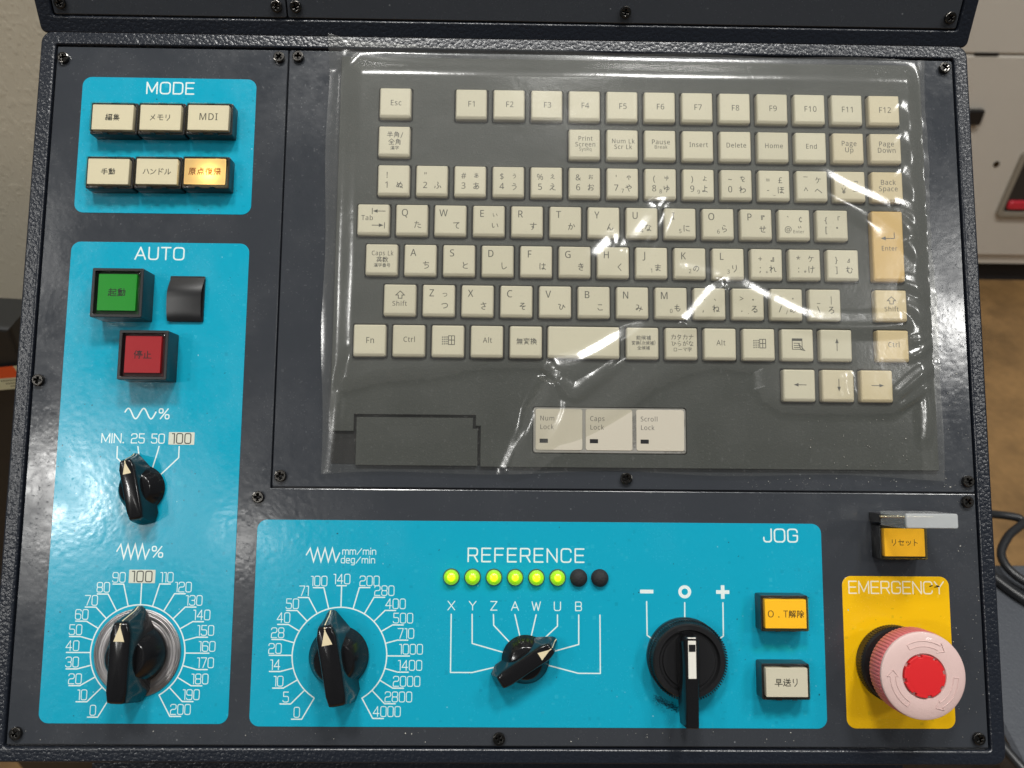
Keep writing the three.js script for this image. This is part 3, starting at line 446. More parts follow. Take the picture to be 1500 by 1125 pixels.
const autoPlate = labelPlate(-213.0, -119.5, -125.4, 109.7, 4.6, 8.9, TURQ, 12, 'tall turquoise plate lettered AUTO', (g) => {
  engrave(g, 'AUTO', -169.4, 107.2, 6.0, { lw: 0.75, gap: 2.8 });
  g.lineWidth = 0.7; g.beginPath();
  for (let i = 0; i <= 60; i++) { const t = i / 60, x = -181.6 + t * 14.8, y = 24.8 + 2.5 * Math.sin(t * Math.PI * 4 + 0.3); i ? g.lineTo(x, y) : g.moveTo(x, y); } g.stroke();
  engrave(g, '%', -165.2, 27.2, 4.8, { anchor: 0, lw: 0.6 });
  engrave(g, 'MIN.', -192.0, 15.0, 4.4, { anchor: 0, lw: 0.5, gap: 2.2 }); engrave(g, '25', -177.8, 15.0, 4.4, { anchor: 0, lw: 0.5 }); engrave(g, '50', -168.2, 15.0, 4.4, { anchor: 0, lw: 0.5 });
  g.lineWidth = 0.62; line(g, -184.3, 8.8, -184.2, 3.4, -179.5, -1.0); line(g, -174.5, 8.9, -173.4, 3.0); line(g, -164.4, 9.0, -165.0, 6.1, -167.4, -3.0); line(g, -154.7, 9.1, -154.7, 3.7, -164, -5.6);
  zig(g, -181.5, -166.2, -37.6, -44.0, 9); engrave(g, '%', -164.8, -38.4, 5.0, { anchor: 0, lw: 0.6 });
  const names = []; for (let v = 0; v <= 200; v += 10) names.push(v === 100 ? '' : String(v));
  scale(g, -168.9, -87.5, 22.0, names, EL, { topEnd: 32.6 });
});
function sticker(parent, x, y, w, h, textValue, th, px, py) {
  const map = sheet(w, h, 24, (g) => { g.fillStyle = '#cfd2c2'; g.fillRect(0, 0, w, h); g.strokeStyle = '#3a3c38'; engrave(g, textValue, w / 2, h / 2 + th / 2, th, { lw: 0.5, gap: 2.4 }); });
  const g = block(w, h, 0.3, [[0, 0.21], [0, 0.26], [0.04, 0.29]], 2), uv = g.attributes.uv;
  for (let i = 0; i < uv.count; i++) uv.setXY(i, uv.getX(i) / w + 0.5, uv.getY(i) / h + 0.5);
  const m = part('sticker', g, std({ map, roughness: 0.5 }), parent, 'pale sticker with a dark 100');
  m.position.set((x - px) * MM, (y - py) * MM, 0);
}
sticker(autoPlate, -153.8, 12.95, 12.4, 6.0, '100', 4.7, -169.2, -4.9);
sticker(autoPlate, -168.9, -52.4, 12.4, 6.2, '100', 4.9, -169.2, -4.9);
labelPlate(-115.6, -120.5, 155.2, -25.4, 4.6, 7.5, TURQ, 13, 'wide turquoise plate lettered REFERENCE and JOG', (g) => {
  zig(g, -91.8, -76.0, -38.8, -44.9, 9);
  engrave(g, 'mm/min', -74.6, -38.2, 3.3, { anchor: 0, lw: 0.42, gap: 2.2, sx: 0.92 }); engrave(g, 'deg/min', -75.2, -42.2, 3.3, { anchor: 0, lw: 0.42, gap: 2.2, sx: 0.92 });
  scale(g, -74.6, -88.3, 22.2, ['0', '5', '10', '14', '20', '28', '40', '50', '71', '100', '140', '200', '280', '400', '500', '710', '1000', '1400', '2000', '2800', '4000'], EL.map((e, i) => (i === 10 ? 32.2 : e - 0.3)), { topBar: true });
  engrave(g, 'REFERENCE', 12.9, -38.2, 6.2, { lw: 0.72, gap: 3.4, sx: 1.0 });
  [...'XYZAWUB'].forEach((c, i) => engrave(g, c, -22.4 + i * 10.07, -63.0, 4.0, { lw: 0.48 }));
  g.lineWidth = 0.62;
  line(g, -22.4, -69, -22.3, -95.7, -12.2, -95.7, 2, -92.4); line(g, -12.5, -69, -12.3, -82.4, 3.5, -86.7); line(g, -2.4, -69, -2.2, -74, 7, -83.4); line(g, 7.8, -69, 10.6, -80.6);
  line(g, 17.9, -69, 15.2, -80.6); line(g, 28, -69, 28, -74.2, 20, -81.5); line(g, 38.1, -69, 38.1, -82.6, 22, -87); line(g, 48.2, -69, 48.3, -95.8, 37.9, -95.8, 22, -91.8);
  engrave(g, 'JOG', 135.5, -28.1, 6.0, { lw: 0.75, gap: 2.6 });
  g.fillRect(67.4, -58.8, 6.4, 1.8); g.lineWidth = 1.6; g.beginPath(); g.arc(88.8, -57.9, 2.3, 0, 7); g.stroke(); g.fillRect(103.8, -58.8, 6.4, 1.8); g.fillRect(106.1, -61.1, 1.8, 6.4);
  g.lineWidth = 0.66; line(g, 70.5, -62.6, 70.6, -78.2, 74, -80.6); line(g, 88.7, -63, 88.6, -72); line(g, 107, -62.9, 106.9, -78.3, 103.6, -80.6);
  const r = rng(5);                                           // rubbed dirt beside the end of the jog lever
  for (let i = 0; i < 520; i++) { const t = r(), x = 74 + t * 11 + (r() - 0.5) * 2.4, y = -107.2 - t * 5.2 + (r() + r() - 1) * 2.2; g.globalAlpha = 0.25 + 0.5 * r(); g.fillStyle = '#0a2a38'; g.fillRect(x, y, 0.15 + r() * 0.5, 0.12 + r() * 0.25); }
  g.globalAlpha = 1;
});
labelPlate(164.5, -120.3, 216.1, -50.0, 4.4, 12, YELL, 14, 'yellow plate lettered EMERGENCY', (g) => {
  g.strokeStyle = '#f0e9cf'; engrave(g, 'EMERGENCY', 190.6, -52.4, 5.6, { lw: 0.6, gap: 2.2, sx: 0.97 });
  g.strokeStyle = '#3a2c10'; g.lineWidth = 0.5; line(g, 206.8, -54.6, 208, -54.2); line(g, 209.2, -54.9, 211.4, -54.6, 210.2, -54.2);
});

// ---------------------------------------------------------------- push buttons
function legend(w, h, bg, ink, lines, extra = {}) {           // printed insert of a button
  return sheet(w, h, 26, (g) => {
    g.fillStyle = bg; g.fillRect(0, 0, w, h); g.save(); g.transform(1, 0, 0, -1, 0, h); g.fillStyle = g.strokeStyle = ink;
    for (const [s, x, y, size, o] of lines) label(g, s, x, y, size, o);
    g.restore();
  });
}
function capUV(g, w, h) { const uv = g.attributes.uv; for (let i = 0; i < uv.count; i++) uv.setXY(i, uv.getX(i) / w + 0.5, uv.getY(i) / h + 0.5); return g; }
const housingShape = (w, h, d, lip, floorZ, r = 0.7) => {                // black body, hollow above floorZ
  const s = rectShape(-w / 2, -h / 2, w / 2, h / 2, r); s.holes.push(rectShape(-w / 2 + lip, -h / 2 + lip, w / 2 - lip, h / 2 - lip, 0.4));
  return [extrude(s, floorZ, d, 0.25, 2), block(w - 0.02, h - 0.02, r, [[0, 0.2], [0, floorZ + 0.3]], 2)];
};
function lensButton(labelText, x, y, text, { bg = '#e0d8c2', ink = '#34332e', w = 22.9, h = 16.2, hgt = 9.4, size = 2.9, shell = M.clear, lit = false } = {}) {
  const b = sub('push_button', consoleThing, x, y, 0.2, labelText), iw = w - 2.9, ih = h - 3.3;
  part('button_body', housingShape(w, h, hgt - 2.6, 0.9, hgt - 6.4), M.black, b);
  const map = legend(iw, ih, bg, ink, [[text, iw / 2, ih / 2, size * 1.06, { lw: 0.115 }]]);
  const plate = capUV(block(iw, ih, 0.3, lit ? [[0, hgt - 1.3], [0, hgt - 1.05], [0.1, hgt - 0.95]] : [[0, hgt - 6], [0, hgt - 1.1], [0.15, hgt - 0.95]], 2), iw, ih);
  part('legend_plate', plate, lit
    ? phy({ map, transmission: 0.75, thickness: 0, roughness: 1, emissive: rgb(1.2, 0.72, 0.26), emissiveMap: map, emissiveIntensity: 1 })
    : std({ map, roughness: 0.55 }), b);
  part('lens_cap', block(w - 1.1, h - 1.1, 0.6, [[0.2, hgt - 5], [0, hgt - 0.5], [0.35, hgt]], 2), shell, b);
  const tabs = []; for (const s of [-1, 1]) { tabs.push(move(block(2.4, 0.5, 0.1, [[0, hgt - 3.4], [0, hgt - 1.2], [0.1, hgt - 1.0]], 1), s * 3.6, -(h / 2 - 0.36), 0)); }
  tabs.push(move(block(4.2, 0.5, 0.1, [[0, hgt - 3.4], [0, hgt - 1.9], [0.1, hgt - 1.7]], 1), 0.6, h / 2 - 0.62, 0));
  part('clip_tabs', tabs, M.black, b);
  if (lit) {
    const bulb = part('bulb', new THREE.SphereGeometry(0.7, 16, 12), std({ color: rgb(1, 0.8, 0.4), emissive: rgb(1, 0.72, 0.25), emissiveIntensity: 3 }), b);
    bulb.position.set(0.0020, -0.0010, (hgt - 5.0) * MM);
    const l = new THREE.PointLight(rgb(1, 0.72, 0.28), 0.00026); l.name = 'bulb_light'; l.shadow.radius = 0.03; l.castShadow = true; l.position.copy(bulb.position); b.add(l);
  }
  return b;
}
lensButton('cream push button lettered 編集', -192.6, 170.3, '編集'); lensButton('cream push button lettered メモリ', -169.2, 170.5, 'メモリ'); lensButton('cream push button lettered MDI', -145.7, 170.8, 'MDI', { size: 3.3 });
lensButton('cream push button lettered 手動', -193.0, 142.6, '手動'); lensButton('cream push button lettered ハンドル', -169.4, 142.9, 'ハンドル', { size: 2.8 });
lensButton('lit orange push button lettered 原点復帰', -146.0, 143.3, '原点復帰', { bg: '#ffeec0', ink: '#7a4206', size: 3.2, lit: true });
const amberShell = phy({ color: rgb(1.0, 0.95, 0.62), transmission: 0.98, thickness: 0, roughness: 0.08, ior: 1.49 });
lensButton('yellow push button lettered O.T解除 on the JOG plate', 133.4, -66.2, 'O . T解除', { bg: '#ffc81a', ink: '#4a3407', w: 22.2, h: 16.4, hgt: 11, size: 3.0, shell: amberShell });
lensButton('cream push button lettered 早送り on the JOG plate', 133.1, -97.0, '早送り', { bg: '#d9d4c8', w: 22.2, h: 16.2, hgt: 11, size: 3.1 });
const reset = lensButton('yellow push button lettered リセット under a raised clear guard', 190.5, -33.1, 'リセット', { bg: '#ffc41c', ink: '#4a3407', w: 22.0, h: 16.2, hgt: 11, size: 2.7, shell: amberShell });
{ // clear flip guard, standing straight out from the panel
  const g = [], put = (w, h, d, x, y, z) => g.push(move(new THREE.BoxGeometry(w, h, d), x, y, z));
  put(23.2, 1.2, 22, 0, 14.2, 22.6); put(1.1, 5.6, 22, -11.1, 11.0, 22.6); put(1.1, 5.6, 22, 11.1, 11.0, 22.6);
  part('flip_guard', g, M.guard, reset, 'raised clear flip guard');
  part('guard_end', move(block(23.2, 6.4, 0.8, [[0.2, 33.5], [0, 33.8], [0, 34.5], [0.3, 34.9]], 2), 0, 11.6, 0), M.guardEnd, reset, 'frosted end wall of the flip guard');
  part('hinge_pin', move(new THREE.CylinderGeometry(0.55, 0.55, 24.8, 12).rotateZ(Math.PI / 2), 0, 12.2, 12.7), std({ color: rgb(0.75, 0.62, 0.4), metalness: 1, roughness: 0.25 }), reset);
  part('guard_hinge', [move(new THREE.BoxGeometry(23.4, 4.2, 10.5), 0, 11.4, 5.4), move(new THREE.CylinderGeometry(1.1, 1.1, 24.4, 16).rotateZ(Math.PI / 2), 0, 12.2, 11.4)], M.black, reset);
}
function squareButton(labelText, x, y, w, h, text, bg, tint, ink) {
  const b = sub('push_button', consoleThing, x, y, 0.2, labelText), hgt = 12;
  part('button_body', housingShape(w, h, hgt, 1.5, hgt - 3.6, 0.6), M.black, b);
  const iw = w - 6.2, ih = h - 6.0, map = legend(iw, ih, bg, ink, [[text, iw / 2, ih / 2, 3.7, { lw: 0.11 }]]);
  part('button_base', block(w - 3.6, h - 3.6, 0.4, [[0, hgt - 3.5], [0, hgt - 2.4], [0.1, hgt - 2.3]], 2), std({ color: tint, roughness: 0.5 }), b);
  part('legend_plate', move(capUV(block(iw, ih, 0.3, [[0, hgt - 2.3], [0, hgt - 0.75], [0.12, hgt - 0.6]], 2), iw, ih), -0.25, 0.25, 0), phy({ map, roughness: 0.4 }), b);
  part('lens_cap', block(w - 3.4, h - 3.4, 0.5, [[0, hgt - 2.2], [0, hgt - 0.5], [0.5, hgt - 0.15]], 2), phy({ color: tint.clone().lerp(rgb(1, 1, 1), 0.85), transmission: 1, thickness: 0, roughness: 0.07 }), b);
}
squareButton('green start push button lettered 起動', -183.3, 81.6, 24.4, 23.8, '起動', '#079a1c', rgb(0.003, 0.05, 0.006), '#061a06');
squareButton('red stop push button lettered 停止', -169.3, 51.8, 23.2, 23.6, '停止', '#b00818', rgb(0.06, 0.002, 0.004), '#240204');
{ // glossy black blanking cover beside the start button, bulging in the middle
  const n = 14, pos = [], w = 16.6, h = 22.4, rings = [];
  const g = new THREE.PlaneGeometry(w, h, 10, 24), p = g.attributes.position;
  for (let i = 0; i < p.count; i++) { const u = p.getX(i) / (w / 2), v = p.getY(i) / (h / 2); p.setX(i, p.getX(i) + 0.9 * (1 - v * v) * -0.5 + v * 0.4); p.setZ(i, 1.2 + 2.6 * (1 - v * v) * (1 - 0.12 * u * u) + 0.25 * Math.sin(v * 5)); }
  g.computeVertexNormals();
  const uv = g.attributes.uv; for (let i = 0; i < uv.count; i++) uv.setXY(i, p.getX(i), p.getY(i));
  const rim = block(w + 0.3, h + 0.3, 0.6, [[0, 0], [0, 1.0], [0.2, 1.3]], 2);
  const c = part('blank_cover', [g, rim], M.blackSoft, consoleThing, 'glossy black blanking cover beside the green button');
  c.position.set(-154.6 * MM, 81.3 * MM, 0.0002);
}

// ---------------------------------------------------------------- rotary knobs
const poly = (list) => { const right = list, left = list.slice().reverse().map(([x, y]) => [-x, y]); return [...left, ...right].reverse(); };
function knob(labelText, x, y, angle, s, zs, disc) {
  const k = sub('rotary_knob', consoleThing, x, y, 0.2, labelText); k.rotation.z = angle;
  const Z = (v) => v * zs, S = (list) => poly(list.map(([a, b]) => [a * s, b * s]));
  if (disc) part('dial_disc', turn([[20.2, 0.02], [20.2, 0.6], [19.8, 0.9], [0, 0.9]], 96), disc, k, 'brushed silver dial disc');
  part('knob_base', turn([[14.0 * s, 0.9], [14.0 * s, Z(1.6)], [13.4 * s, Z(2.4)], [9.4 * s, Z(12.4)], [8.6 * s, Z(13)], [0, Z(13)]], 72), M.blackGloss, k);
  const R = [
    [S([[0.9, 21.6], [2.2, 20.6], [7.6, 11.5], [7.2, -16.5], [4.4, -21.4], [2.4, -21.8]]), 0.95],
    [S([[0.9, 21.6], [2.2, 20.4], [7.2, 11.2], [6.8, -16.4], [4.2, -21.3], [2.4, -21.6]]), Z(3.2)],
    [S([[1.3, 20.3], [2.4, 19.2], [6.2, 10.8], [5.9, -16.2], [4.0, -20.8], [2.2, -21.0]]), Z(6)],
    [S([[2.6, 18.0], [3.4, 17.2], [5.0, 12.6], [4.9, -13.4], [3.9, -18.0], [2.2, -18.4]]), Z(17.2)],
    [S([[2.5, 17.4], [3.3, 16.6], [4.5, 12.4], [4.4, -13.0], [3.6, -17.3], [2.1, -17.7]]), Z(19.0)],
    [S([[2.3, 16.8], [3.0, 16.1], [4.0, 12.1], [3.9, -12.6], [3.1, -16.6], [1.9, -17.0]]), Z(19.8)],
    [S([[2.0, 16.2], [2.6, 15.6], [3.5, 11.8], [3.4, -12.2], [2.7, -16.0], [1.7, -16.4]]), Z(20)],
  ];
  part('grip', loft(R, 0.95), M.blackGloss, k);
  const tri = new THREE.Shape(); tri.moveTo(-2.4 * s, 9.2 * s); tri.lineTo(2.4 * s, 9.2 * s); tri.lineTo(0.22 * s, 15.6 * s); tri.lineTo(-0.22 * s, 15.6 * s); tri.closePath();
  const strip = (p, q, w) => { const d = new THREE.Vector3(...q).sub(new THREE.Vector3(...p)), g = new THREE.BoxGeometry(w, d.length(), 0.16); g.rotateX(Math.atan2(d.z, d.y)); return g.translate((p[0] + q[0]) / 2, (p[1] + q[1]) / 2, (p[2] + q[2]) / 2); };
  part('pointer', [extrude(tri, Z(20) - 0.1, Z(20) + 0.1, 0), strip([0, 15.5 * s, Z(20)], [0, 16.8 * s, Z(19.8)], 0.55 * s), strip([0, 16.8 * s, Z(19.8)], [0, 18.0 * s, Z(17.25)], 0.55 * s), strip([0, 18.0 * s, Z(17.25)], [0, 20.3 * s, Z(6)], 0.5 * s), strip([0, 20.3 * s, Z(6)], [0, 21.6 * s, Z(3.2)], 0.5 * s)], M.ivoryPointer, k);
  return k;
}
const deg = THREE.MathUtils.degToRad;
const turned = dataMap(256, (u, v) => 0.5), ringMap = (() => { const r1 = periodic(128, 31); return dataMap(512, (u, v) => { const d = Math.hypot(u - 0.5, v - 0.5); return 0.5 + 0.5 * (r1(d * 1.6, 0.5) - 0.5) * 2; }); })();
ringMap.repeat.set(1 / 44, 1 / 44); ringMap.offset.set(0.5, 0.5);
const discMetal = std({ color: rgb(0.5, 0.48, 0.48), metalness: 1, roughness: 0.36, bumpMap: ringMap, bumpScale: 0.00022 });
knob('small black rotary knob pointing at 25 on the AUTO plate', -171.1, -11.1, deg(13.5), 0.79, 0.66);
knob('large black rotary knob on a silver disc pointing at 100', -168.9, -87.4, deg(-1), 1, 1, discMetal);
knob('large black rotary knob of the mm/min scale', -74.6, -88.3, deg(11), 1, 1);
knob('small black rotary knob under the REFERENCE lamps', 12.9, -89.3, deg(-56.5), 0.80, 0.66);
{ // jog selector: knurled collar, face with a ring groove, long lever
  const k = sub('selector_switch', consoleThing, 88.3, -87.8, 0.2, 'black round JOG selector switch with a long lever and white stripe'), knurl = [];
  part('collar', turn([[18.2, 0], [18.2, 2.2], [17.6, 3], [17.2, 6.4], [16.9, 9.4], [16.2, 10.2], [14.2, 10.2], [13.4, 8.4], [12.4, 8.4], [12.0, 9.2], [0, 9.2]], 96), M.black, k);
  for (let i = 0; i < 90; i++) { const a = i / 90 * Math.PI * 2; knurl.push(rot(move(new THREE.BoxGeometry(0.6, 0.55, 5.8).rotateY(0.11), 17.7, 0, 5.3), a)); }
  part('knurling', knurl, M.black, k);
  const r = [[[[2.6, 12.6], [5.2, 9.5], [5.0, -8], [3.6, -27.4]], 9], [[[2.5, 12.4], [4.6, 9.3], [4.4, -8], [3.2, -27.2]], 14], [[[2.2, 12.1], [3.0, 11.4], [2.9, -8], [2.7, -27.0]], 18.6], [[[2.0, 11.8], [2.6, 11.2], [2.5, -8], [2.3, -26.6]], 19.0]];
  const lever = loft(r.map(([l, z]) => [poly(l), z]), 0.6); lever.translate(-1.0, 0, 0);
  part('lever', lever, M.blackGloss, k);
  part('stripe', [move(block(3.6, 16.6, 0.2, [[0, 18.8], [0, 19.1], [0.1, 19.2]], 2), -1.0, 2.9, 0), move(new THREE.BoxGeometry(3.6, 0.5, 5.2).rotateX(-0.2), -1.0, 11.85, 16.4)], M.white, k, 'white stripe on the lever');
  part('stripe_mark', move(new THREE.BoxGeometry(3.0, 3.1, 0.4), -1.0, 8.0, 19.15), M.black, k, 'black square in the white stripe');
}

// ---------------------------------------------------------------- indicator lamps above the reference knob
const LX = [-22.6, -12.5, -2.35, 7.75, 17.85, 27.95, 38.0, 48.1];
LX.forEach((x, i) => {
  const on = i < 6, g = sub('indicator_lamp', consoleThing, x, -51.6, 0.2, on ? 'lit yellow green indicator lamp above ' + 'XYZAWU'[i] : i === 6 ? 'black rubber plug above B' : 'rightmost black rubber plug in the lamp row');
  if (on) {
    part('lamp_rim', turn([[4.0, 0], [4.0, 0.6], [3.6, 1.0], [3.4, 0.9]], 32), std({ color: rgb(0.10, 0.16, 0.10), roughness: 0.3, metalness: 0.6 }), g);
    part('lamp_lens', turn([[3.5, 0], [3.5, 2.0], [3.2, 3.0], [2.4, 3.9], [1.3, 4.4], [0, 4.6]], 32), M.ledGlass, g);
    const chip = part('lamp_glow', new THREE.SphereGeometry(i % 2 ? 1.7 : 1.95, 20, 14), i === 1 ? M.ledDim : M.ledChip, g); chip.position.z = 0.0018;
  } else part('rubber_plug', turn([[4.15, 0], [4.15, 1.0], [3.9, 2.0], [3.0, 3.2], [1.6, 3.9], [0, 4.1]], 32, 1.2), M.blackMatte, g);
});

// ---------------------------------------------------------------- emergency stop button
{
  const e = sub('emergency_stop_button', consoleThing, 187.3, -90.2, 0.2, 'faded red mushroom emergency stop button on the yellow plate'), teeth = [], side = [];
  part('collar', turn([[17.4, 0], [17.4, 5.6], [16.6, 6.6], [14.4, 6.8], [13.6, 8.0], [12.0, 13.0]], 72), M.black, e);
  for (let i = 0; i < 80; i++) teeth.push(rot(move(new THREE.BoxGeometry(0.6, 0.7, 4.8), 17.5, 0, 3), i / 80 * Math.PI * 2));
  part('collar_knurl', teeth, M.black, e);
  const h = new THREE.Group(); h.name = 'mushroom_head'; e.add(h); h.position.set(0.0011, 0.0004, 0);
  const R = 19.4;
  part('head_side', [turn([[11, 11.5], [16.5, 12.6], [18.6, 14], [18.9, 15.2], [18.9, 23.2], [18.4, 24.2]], 96), ...[...Array(72).keys()].map((i) => rot(move(block(1.0, 1.15, 0.25, [[0.2, 14.6], [0, 15.2], [0, 22.6], [0.25, 23.8]], 1), 18.75, 0, 0), i / 72 * Math.PI * 2))], M.estopSide, h, 'knurled red side of the head');
  const sh = new THREE.Shape(); sh.absarc(0, 0, R, 0, Math.PI * 2);
  const arrows = [];
  part('head_top', turn([[18.5, 23.9], [19.0, 24.6], [18.8, 25.4], [17.8, 26.0], [12, 26.35], [9.9, 26.3], [9.5, 24.9], [7, 24.9]], 96), M.estopHead, h, 'faded pink face of the head');
  const gear = new THREE.Shape(), teethN = 8, gp = [];
  for (let i = 0; i < teethN; i++) { const a = i / teethN * Math.PI * 2 + 0.2, P = (r, d) => gp.push(new THREE.Vector2(r * Math.cos(a + d), r * Math.sin(a + d))); P(8.3, -0.1); P(8.3, 0.1); for (let k = 0; k <= 6; k++) P(9.15, 0.105 + k / 6 * (Math.PI * 2 / teethN - 0.21)); }
  gear.setFromPoints(gp);
  part('release_cap', [extrude(gear, 24.8, 27.0, 0.3, 2), turn([[7.6, 26.6], [7.2, 27.05], [0, 27.2]], 48)], M.estopCap, h, 'bright red centre cap with notched rim');
  for (let k = 0; k < 3; k++) {                               // moulded turning arrows
    const a0 = deg(118 - k * 120), a1 = deg(60 - k * 120), P = (r, a) => new THREE.Vector3(r * Math.cos(a), r * Math.sin(a), 26.42 - (r > 14.6 ? 0.14 : 0.03)), pts = [];
    for (let i = 0; i <= 10; i++) pts.push(P(12.9, a0 + (a1 - a0) * i / 10));
    const path = [P(15.2, a0), ...pts, P(11.7, a1), P(14.2, a1 - 0.2), P(16.6, a1), P(15.2, a1)];
    const back = []; for (let i = 10; i >= 0; i--) back.push(P(15.2, a0 + (a1 - a0) * i / 10));
    const all = [...path, ...back];
    for (let i = 0; i + 1 < all.length; i++) { const d = all[i + 1].clone().sub(all[i]), L = d.length(); if (L < 0.05) continue; const g = new THREE.CylinderGeometry(0.16, 0.16, L + 0.1, 6); g.applyQuaternion(new THREE.Quaternion().setFromUnitVectors(new THREE.Vector3(0, 1, 0), d.normalize())); g.translate(...all[i].clone().add(all[i + 1]).multiplyScalar(0.5).toArray()); arrows.push(g); }
  }
  part('turning_arrows', arrows, M.estopHead, h);
}

// ================================================================ the keyboard
const kb = thing('keyboard', 'cream key computer keyboard with a grey bezel set into the console under clear film', 'keyboard');
const KW = 15.7, KEYS = [];
const key = (x, y, legendSpec, o = {}) => KEYS.push({ x, y, w: o.w ?? KW, h: o.h ?? KW, l: legendSpec, tone: o.tone ?? 0 });
// legend: c = centred lines, tl / tr / bl / br corners, sub = small keypad digit
const C = (...lines) => ({ c: lines }), L = (tl, br, tr, subText, bl) => ({ tl, br, tr, sub: subText, bl });
key(-54.4, 182, C(['Esc', 2.5]));
for (let i = 0; i < 12; i++) key(-16.3 + 19 * i, 181.9, C(['F' + (i + 1), 2.6]), { tone: i === 11 ? 0.1 : 0 });
key(-54.5, 161.9, C(['半角/', 2.6, 1], ['全角', 2.6], ['漢字', 1.7]));
[C(['Print', 2.1], ['Screen', 2.1], ['SysRq', 1.5]), C(['Num Lk', 2.1], ['Scr Lk', 2.1]), C(['Pause', 2.2], ['Break', 1.6]), C(['Insert', 2.2]), C(['Delete', 2.2]), C(['Home', 2.2]), C(['End', 2.2]), C(['Page', 2.3], ['Up', 2.3]), C(['Page', 2.3], ['Down', 2.3])].forEach((l, i) => key(40.7 + 19 * i, 161.8, l, { tone: i > 6 ? 0.1 : 0 }));
[L('!', 'ぬ', '', '', '1'), L('"', 'ふ', '', '', '2'), L('#', 'あ', 'あ', '', '3'), L('$', 'う', 'う', '', '4'), L('%', 'え', 'え', '', '5'), L('&', 'お', 'お', '', '6'), L("'", 'や', 'や', '7', '7'), L('(', 'ゆ', 'ゆ', '8', '8'), L(')', 'よ', 'よ', '9', '9'), L('~', 'わ', 'を', '', '0'), L('=', 'ほ', '£', '_', '-'), L('¯', 'へ', 'ケ', '', '^'), L('|', 'ー', '¬', '', '¥'), C(['Back', 2.3], ['Space', 2.3])].forEach((l, i) => key(-54.3 + 19 * i, 141.8, l, { tone: i === 13 ? 0.25 : i > 11 ? 0.08 : 0 }));
[{ tab: 1 }, L('Q', 'た'), L('W', 'て'), L('E', 'い', 'い'), L('R', 'す'), L('T', 'か'), L('Y', 'ん'), L('U', 'な', '', '4'), L('I', 'に', '', '5'), L('O', 'ら', '', '6'), L('P', 'せ', '『'), L('`', '゛', '¢', 'Enter', '@'), L('{', '゜', '「', '', '[')].forEach((l, i) => key(-63.8 + 19 * i, 121.6, l));
[C(['Caps Lk', 2.1], ['英数', 2.3], ['漢字番号', 1.6]), L('A', 'ち'), L('S', 'と'), L('D', 'し'), L('F', 'は'), L('G', 'き'), L('H', 'く'), L('J', 'ま', '', '1'), L('K', 'の', '', '2'), L('L', 'り', '', '3'), L('+', 'れ', '』', '+', ';'), L('*', 'け', 'ケ', '*', ':'), L('}', 'む', '」', '', ']')].forEach((l, i) => key(-59.2 + 19 * i, 101.4, l));
[{ shift: 1 }, L('Z', 'つ', 'つ'), L('X', 'さ'), L('C', 'そ'), L('V', 'ひ'), L('B', 'こ'), L('N', 'み'), L('M', 'も', '', '0'), L('<', 'ね', '、', '', ','), L('>', 'る', '。', '.', '.'), L('?', 'め', '・', '/', '/'), L('_', 'ろ', '|', '', '\\')].forEach((l, i) => key(-49.8 + 19 * i, 81.3, l));
[C(['Fn', 2.6]), C(['Ctrl', 2.3]), { win: 1 }, C(['Alt', 2.3]), C(['無変換', 2.6])].forEach((l, i) => key(-64 + 19 * i, 61.2, l));
key(40.2, 61.3, {}, { w: 35 });
[C(['前候補', 1.9], ['変換(次候補)', 1.7], ['全候補', 1.6]), C(['カタカナ', 2.2], ['ひらがな', 2.2], ['ローマ字', 1.8]), C(['Alt', 2.3]), { win: 1 }, { menu: 1 }, { arrow: 90 }].forEach((l, i) => key(69 + 19 * i, 61.2, l));
key(191.8, 111.4, { enter: 1 }, { h: 35.8, tone: 0.72 }); key(192, 81.3, { shift: 1 }, { tone: 0.3 }); key(192.1, 61.2, C(['Ctrl', 2.3]), { tone: 0.4 });
key(145.3, 41.3, { arrow: 180 }); key(164.3, 41.3, { arrow: 270 }, { tone: 0.1 }); key(183.3, 41.3, { arrow: 0 }, { tone: 0.25 });
const COLS = 11, ROWS = 9, CELL = 184;
const atlasCanvas = document.createElement('canvas'); atlasCanvas.width = 2048; atlasCanvas.height = 2048;
